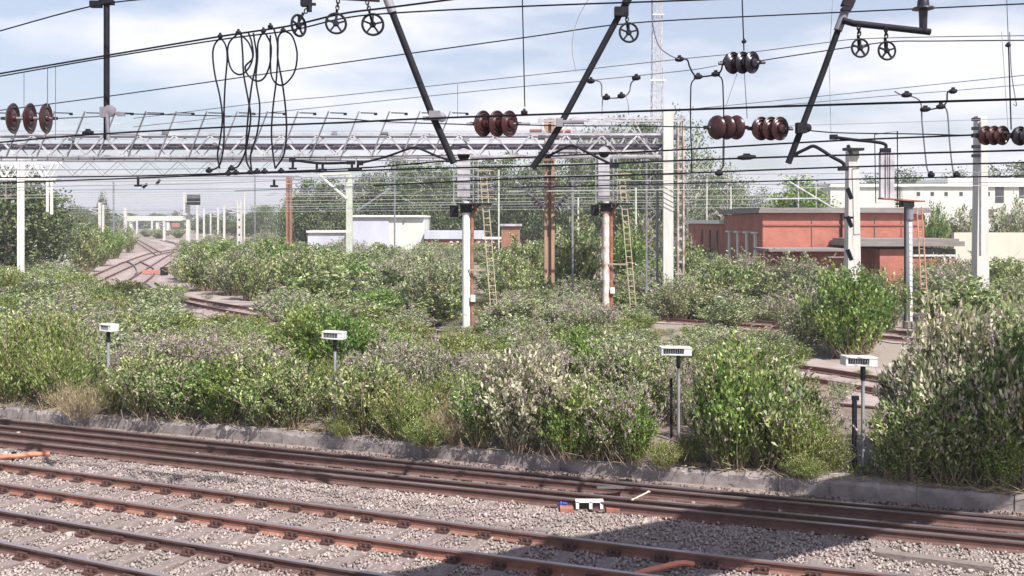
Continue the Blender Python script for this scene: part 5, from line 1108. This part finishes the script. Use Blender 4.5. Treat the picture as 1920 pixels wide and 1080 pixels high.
# far scrub as one mass
def inpoly(x, y, P):
    c = False; j = len(P) - 1
    for i in range(len(P)):
        if (P[i][1] > y) != (P[j][1] > y) and x < (P[j][0] - P[i][0]) * (y - P[i][1]) / (P[j][1] - P[i][1] + 1e-9) + P[i][0]: c = not c
        j = i
    return c
OPEN = [[(150, 532), (225, 484), (270, 462), (240, 444), (330, 444), (350, 470), (345, 520), (352, 553), (540, 582), (540, 600), (350, 576), (330, 534)],
        [(1220, 585), (1290, 585), (1300, 640), (1215, 640)], [(1640, 612), (1760, 612), (1790, 700), (1740, 830), (1490, 830), (1480, 690), (1640, 668)], [(770, 612), (870, 612), (870, 645), (770, 640)],
        [(1270, 600), (1500, 606), (1500, 622), (1270, 608)], [(855, 500), (930, 500), (935, 628), (850, 628)], [(1122, 480), (1180, 480), (1185, 575), (1120, 575)], [(1016, 480), (1045, 480), (1045, 556), (1016, 556)], [(645, 420), (668, 420), (668, 495), (645, 495)], [(34, 440), (54, 440), (54, 536), (34, 536)], [(64, 452), (124, 452), (124, 490), (64, 490)], [(1690, 480), (1750, 480), (1755, 630), (1690, 630)]]
def scrub(name, kinds, rows, m_by, label, seed, opens=None):
    opens = OPEN if opens is None else opens
    acc = {}
    lib = {}
    for k in kinds:
        kw = dict(PROTO[k][0]); kw['nleaf'] = 3000 if k != 's' else 1500; kw['nst'] = min(kw['nst'], 50); kw['L'] = kw['L'] * 1.3; kw['Wd'] = kw['Wd'] * 1.45
        if kw.get('flowers'): kw['flowers'] = int(kw['flowers'] * .5)
        lib[k] = [bush_arrays(**kw) for _ in range(2)]
    rnd = random.Random(seed)
    for (x0, x1, y0, y1, n, hm) in rows:
        for _ in range(n):
            px = rnd.uniform(x0, x1); py = HY + F * H / math.sqrt(rnd.uniform((F * H / (y1 - HY)) ** 2, (F * H / (y0 - HY)) ** 2))
            hgt = rnd.uniform(.65, 1.15) * hm; top = py - hgt * (py - HY) / H; bad = False
            for P in opens:
                for yy in (py, py - .35 * (py - top), (py + top) / 2, top + .25 * (py - top)):
                    if inpoly(px, yy, P): bad = True
            if bad:
                hgt *= .3; 
                if any(inpoly(px, py, P) or inpoly(px, py - hgt * (py - HY) / H, P) for P in opens): continue
            k = rnd.choice(kinds); V, Q, st, FV, FQ = rnd.choice(lib[k]); g = G(px, py); w = hgt * rnd.uniform(1.0, 1.7) + .4; a = rnd.uniform(0, 6.28)
            def put(V, Q, key):
                X = (V[:, 0] * math.cos(a) - V[:, 1] * math.sin(a)) * w + g.x; Y = (V[:, 0] * math.sin(a) + V[:, 1] * math.cos(a)) * w + g.y
                acc.setdefault(key, []).append((np.stack([X, Y, V[:, 2] * hgt - .02], 1), Q))
            put(V, Q, LM[k])
            if FV is not None: put(FV, FQ, 'flower')
    for key, lst in acc.items():
        off = 0; VV = []; QQ = []
        for V, Q in lst: VV.append(V); QQ.append(Q + off); off += len(V)
        o = np_obj(name, np.concatenate(VV), np.concatenate(QQ), M[key]); tag(o, label % {'leaf_budd': 'green leafy', 'leaf_grey': 'grey green', 'leaf_bright': 'bright green', 'leaf_weed': 'yellow green weedy', 'flower': 'brown and lilac flower spikes of the', 'leaf_pale': 'pale', 'dry': 'straw coloured'}[key], 'scrub', kind='stuff')
#   x0 x1 y0 y1 n height
scrub('scrub', ['b', 'm', 's', 's', 'b', 'g'], [(345, 560, 470, 553, 70, 2.0), (560, 840, 510, 590, 60, 2.1), (1190, 1330, 510, 570, 30, 2.3), (860, 1010, 500, 560, 20, 2.0), (330, 1300, 470, 560, 170, 2.3), (350, 1330, 445, 475, 120, 2.8), (520, 1560, 560, 640, 170, 1.5), (1260, 1600, 500, 600, 70, 2.2), (1700, 1960, 540, 650, 40, 2.2), (400, 1450, 430, 446, 90, 3.5),
       (-60, 130, 500, 560, 30, 1.8), (-60, 260, 436, 470, 40, 3), (330, 420, 455, 560, 16, 1.2), (1700, 1980, 440, 500, 40, 2.0)], None, '%s scrub covering the ground beyond the platform', 3)
scrub('low_scrub', ['w', 'w', 's', 'm'], [(60, 345, 552, 590, 70, .6), (-60, 330, 545, 700, 120, 1.5), (240, 560, 622, 700, 70, .9), (-60, 160, 520, 560, 40, 1.6), (560, 1500, 640, 740, 200, 1.0), (1180, 1500, 600, 700, 60, .8), (1480, 1760, 700, 860, 14, .5), (1480, 1800, 640, 760, 12, .35), (1720, 1980, 620, 760, 50, 1.5)], None, '%s low growth between the platform and the sidings', 5)
scrub('dry_weeds', ['d', 's', 'w', 's'], [(1480, 1600, 740, 860, 7, .5), (1640, 1790, 780, 860, 6, .4), (1480, 1800, 650, 720, 7, .15), (840, 960, 560, 660, 60, .5), (780, 860, 640, 670, 14, .3), (1000, 1060, 520, 600, 40, .6), (1110, 1200, 530, 620, 60, .5), (640, 680, 480, 520, 30, .6), (330, 560, 600, 640, 40, .35), (1210, 1300, 620, 670, 12, .25), (560, 1000, 500, 560, 60, .7), (340, 400, 480, 560, 20, .4)], None, '%s dry weeds dotted over the ballast of the sidings', 9, opens=[])
# ground-level fringe on the platform
N_ = 9000; s_ = RNG.uniform(0, KL[-1], N_); of = .35 + np.abs(RNG.normal(0, .5, N_)); C = []
for a, b in zip(s_, of):
    p, t, nn = kerb_at(a); 
    if (math.sin(a * 1.7) + math.sin(a * .73 + 2) + math.sin(a * 4.1) * .5) < -.2 and b < .9: continue
    q = p + nn * b; C.append((q.x, q.y, .28 + random.uniform(0, .16)))
C = np.array(C); V, Q = leaves(C, RNG.normal(0, .6, (len(C), 3)) + np.array([0, 0, .9]), .13, .018)
tag(np_obj('grass', V, Q, M['leaf_weed']), 'thin grass and weeds fringing the platform edge', 'grass', kind='stuff')
N_ = 2600; s_ = RNG.uniform(0, KL[-1], N_); C = []
for a in s_:
    p, t, nn = kerb_at(a); q = p + nn * abs(random.gauss(.15, .35)); C.append((q.x, q.y, .272 + random.uniform(0, .03)))
C = np.array(C); D_ = RNG.normal(0, 1, (len(C), 3)); D_[:, 2] *= .12; V, Q = leaves(C, D_, .22, .016)
tag(np_obj('dead_stalks', V, Q, M['dry']), 'dead straw and fallen stalks on the platform edge', 'straw', kind='stuff')

# ------------------------------------------------------------------ trees
def tree_arrays(shape, n_cl, per, L, env):
    """unit tree (height 1). env(z)->radius"""
    z = RNG.uniform(.16, .98, n_cl * 3); r = np.array([env(q) for q in z]); keep = RNG.uniform(0, 1, len(z)) < np.clip(r / .26, .1, 1); z = z[keep][:n_cl]; r = r[keep][:n_cl]
    n = len(z); a = RNG.uniform(0, 6.283, n); rr = r * RNG.uniform(.25, 1, n) ** .5
    cc = np.stack([np.cos(a) * rr, np.sin(a) * rr, z], 1); sz = RNG.uniform(.028, .06, n)
    C = np.repeat(cc, per, 0) + RNG.normal(0, 1, (n * per, 3)) * np.repeat(sz, per)[:, None] * np.array([1.15, 1.15, .7])
    Dn = RNG.normal(0, 1, (n * per, 3)) + np.array([0, 0, .2]); V, Q = leaves(C, Dn, L, L * .6); return V, Q, cc
def make_tree(name, label, leafm, barkm, n_cl, per, L, env, group):
    V, Q, cc = tree_arrays(None, n_cl, per, L, env); T = thing(name, label, 'tree'); T['_local'] = 1; T['group'] = group
    a = np_obj('crown', V, Q, leafm, T); mb = MB(); mb.tube([(0, 0, -.02), (.01, 0, .3), (-.008, .006, .6), (0, 0, .92)], [.022, .016, .01, .003], 8)
    for c in cc[::max(1, len(cc) // 26)]:
        zb = max(.12, c[2] - .12 - .25 * math.hypot(c[0], c[1])); mb.tube([(0, 0, zb), (c[0] * .5, c[1] * .5, (zb + c[2]) / 2 - .01), tuple(c)], [.008, .005, .002], 5, cap=False)
    b = mb.build('trunk', barkm, T); reg(T, a, b); return T
TP = {
 'dark': lambda l, g: make_tree('broadleaf_tree', l, M['tree_dark'], M['bark'], 130, 50, .030, lambda z: .34 * math.sin(math.pi * min(1, max(0, (z - .05) / .95)) ** .8) ** .7, g),
 'mid': lambda l, g: make_tree('broadleaf_tree', l, M['tree_mid'], M['bark'], 130, 55, .030, lambda z: .32 * math.sin(math.pi * min(1, max(0, (z - .08) / .92)) ** .9) ** .6, g),
 'pale': lambda l, g: make_tree('birch_tree', l, M['tree_pale'], M['bark_pale'], 95, 30, .024, lambda z: .22 * math.sin(math.pi * min(1, max(0, (z - .05) / .95)) ** .75) ** .8, g),
 'sparse': lambda l, g: make_tree('thin_tree', l, M['tree_mid'], M['bark_pale'], 70, 26, .022, lambda z: .24 * math.sin(math.pi * min(1, max(0, (z - .1) / .9))) ** .7, g),
 'cone': lambda l, g: make_tree('conifer_tree', l, M['leaf_bright'], M['bark'], 120, 60, .03, lambda z: .42 * (1.02 - z) ** .8, g),
}
tprotos = {}
def tree(kind, px, basey, top, d, wf, label, group='trees behind the railway'):
    hgt = zpx(top, d) ; loc = (xpx(px, d), d, -.1)
    v = (kind, random.randrange(2)) if kind in ('dark', 'mid', 'pale') else (kind, 0)
    if v not in tprotos: tprotos[v] = o = TP[kind](label, group)
    else: o = copy_tree(tprotos[v], label=label)
    o.location = loc; o.rotation_euler = (0, 0, random.uniform(0, 6.28)); o.scale = (hgt * wf, hgt * wf, hgt); o['group'] = group; return o
TREES = [
 ('dark', 12, 0, 310, 78, 1.25, 'tall dark tree at the left edge behind the white gantry'), ('dark', 62, 0, 322, 80, 1.15, 'dark tree right of the slim white gantry column'), ('dark', -45, 0, 300, 82, 1.2, 'dark tree just outside the left edge'), ('dark', 100, 0, 378, 105, 1.0, 'dark tree behind the small pale cabin'), ('dark', 140, 0, 380, 140, .8, 'dark tree sloping down towards the junction'), ('dark', 192, 0, 358, 170, .35, 'narrow dark tree behind the slim white mast'),
 ('pale', 168, 0, 398, 140, 1.0, 'mid green tree left of the junction'), ('pale', 222, 0, 400, 170, 1.0, 'pale tree behind the junction masts'),
 ('mid', 585, 0, 338, 140, 1.2, 'dense tree right of the rusty brown mast'), ('dark', 620, 0, 330, 138, 1.0, 'dark tree left of the greenish mast'), ('mid', 560, 0, 372, 150, 1.2, 'low tree at the left end of the middle tree line'), ('dark', 690, 0, 322, 150, 1.1, 'dark tree behind the greenish mast'), ('mid', 735, 0, 295, 150, 1.0, 'tall tree above the white shed'), ('mid', 780, 0, 305, 145, 1.0, 'light green tree right of the tree above the white shed'),
 ('dark', 825, 0, 300, 140, .9, 'dark tree left of the left signal head'), ('mid', 870, 0, 290, 150, .9, 'tree directly behind the left signal'), ('dark', 915, 0, 290, 145, .9, 'dark tree right of the left signal'), ('mid', 965, 0, 285, 150, .9, 'light tree left of the tan mast'), ('dark', 1010, 0, 290, 140, .8, 'dark tree behind the tan mast'), ('dark', 1070, 0, 270, 140, .9, 'dark tree between the tan mast and the middle signal'),
 ('sparse', 1095, 0, 232, 125, .8, 'thin tree above the gantry left of the tower'), ('pale', 1130, 0, 222, 122, .8, 'tall grey birch left of the lattice tower'), ('pale', 1165, 0, 207, 125, .8, 'tall grey birch directly left of the lattice tower'), ('mid', 1200, 0, 226, 122, .7, 'tall tree at the foot of the lattice tower'), ('pale', 1235, 0, 214, 126, .8, 'tall birch behind the gantry column'), ('sparse', 1275, 0, 207, 118, .85, 'tall thin tree right of the gantry column'), ('sparse', 1300, 0, 236, 116, .8, 'lanky thin tree left of the paired brown insulators'), ('pale', 1325, 0, 275, 125, 1.0, 'pale tree below the paired brown insulators'),
 ('mid', 1150, 0, 270, 110, .8, 'green tree behind the middle signal'), ('dark', 1220, 0, 290, 108, .9, 'dark tree left of the gantry column'), ('pale', 1290, 0, 340, 105, 1.1, 'green tree behind the brick annex'), ('mid', 1350, 0, 330, 130, 1.2, 'rounded tree behind the left end of the brick building'), ('pale', 1395, 0, 322, 130, 1.1, 'pale tree behind the brick building'), ('sparse', 1365, 0, 300, 122, .9, 'feathery tree left of the pole over the brick building'), ('pale', 1430, 0, 345, 125, 1.1, 'low pale tree behind the brick roof'),
 ('cone', 1500, 0, 320, 88, 1.2, 'bright green spreading conifer above the brick building roof'), ('cone', 1462, 0, 355, 90, 1.2, 'smaller conifer left of the bright green one'), ('cone', 1535, 0, 360, 92, 1.2, 'smaller conifer right of the bright green one'),
 ('dark', 1695, 0, 314, 190, 1.1, 'distant round tree above the white works building behind the right signal'), ('dark', 1625, 0, 328, 200, 1.2, 'distant low tree left of the right signal head'), ('dark', 1800, 0, 318, 200, 1.2, 'distant tree left of the tall right mast'), ('dark', 1870, 0, 312, 200, 1.3, 'distant tree right of the tall right mast'), ('mid', 1915, 0, 306, 200, 1.2, 'distant tree at the right edge above the works'), ('mid', 1970, 0, 306, 200, 1.2, 'distant tree just outside the right edge'),
 ('mid', 440, 0, 392, 260, 1.8, 'hazy distant tree behind the slotted mast'), ('mid', 490, 0, 385, 240, 1.8, 'hazy distant tree left of the rusty brown mast'), ('dark', 395, 0, 398, 300, 2, 'hazy distant tree right of the far bridge'), ('pale', 520, 0, 385, 220, 1.8, 'pale distant tree at the foot of the rusty brown mast'),
]
for k, px, b, t, d, wf, lb in TREES: tree(k, px, b, t, d, wf, lb)
# far wooded horizon
lib = [tree_arrays(None, 60, 40, .06, lambda z: .5 * math.sin(math.pi * min(1, max(0, z))) ** .5) for _ in range(3)]
off = 0; VV = []; QQ = []
for i in range(150):
    d = random.uniform(260, 480); px = random.uniform(-350, 2300)
    if 225 < px < 350: d = random.uniform(440, 520)
    hgt = random.uniform(6, 10) ; V, Q, _ = random.choice(lib); g = Vector((xpx(px, d), d, 0)); w = hgt * random.uniform(1.3, 2.2)
    VV.append(V * np.array([w, w, hgt]) + np.array([g.x, g.y, 0])); QQ.append(Q + off); off += len(V)
tag(np_obj('distant_woodland', np.concatenate(VV), np.concatenate(QQ), M['tree_mid']), 'far line of woodland along the horizon', 'woodland', kind='stuff')

# summer haze over the yard
hm = bpy.data.materials.new('haze'); hm.use_nodes = True; nt = hm.node_tree; nt.nodes.remove(nt.nodes['Principled BSDF'])
pv = nt.nodes.new('ShaderNodeVolumePrincipled'); pv.inputs['Color'].default_value = (.93, .94, 1, 1); pv.inputs['Density'].default_value = .0006; pv.inputs['Anisotropy'].default_value = .2
nt.links.new(pv.outputs[0], nt.nodes['Material Output'].inputs['Volume'])
mb = MB(); mb.box((0, 2050, 24.5), (6400, 5000, 52)); hz = mb.build('haze', hm); tag(hz, 'thin pale summer haze over the railway yard', 'haze', kind='stuff')

for o in list(bpy.data.objects):
    if '_local' in o: del o['_local']
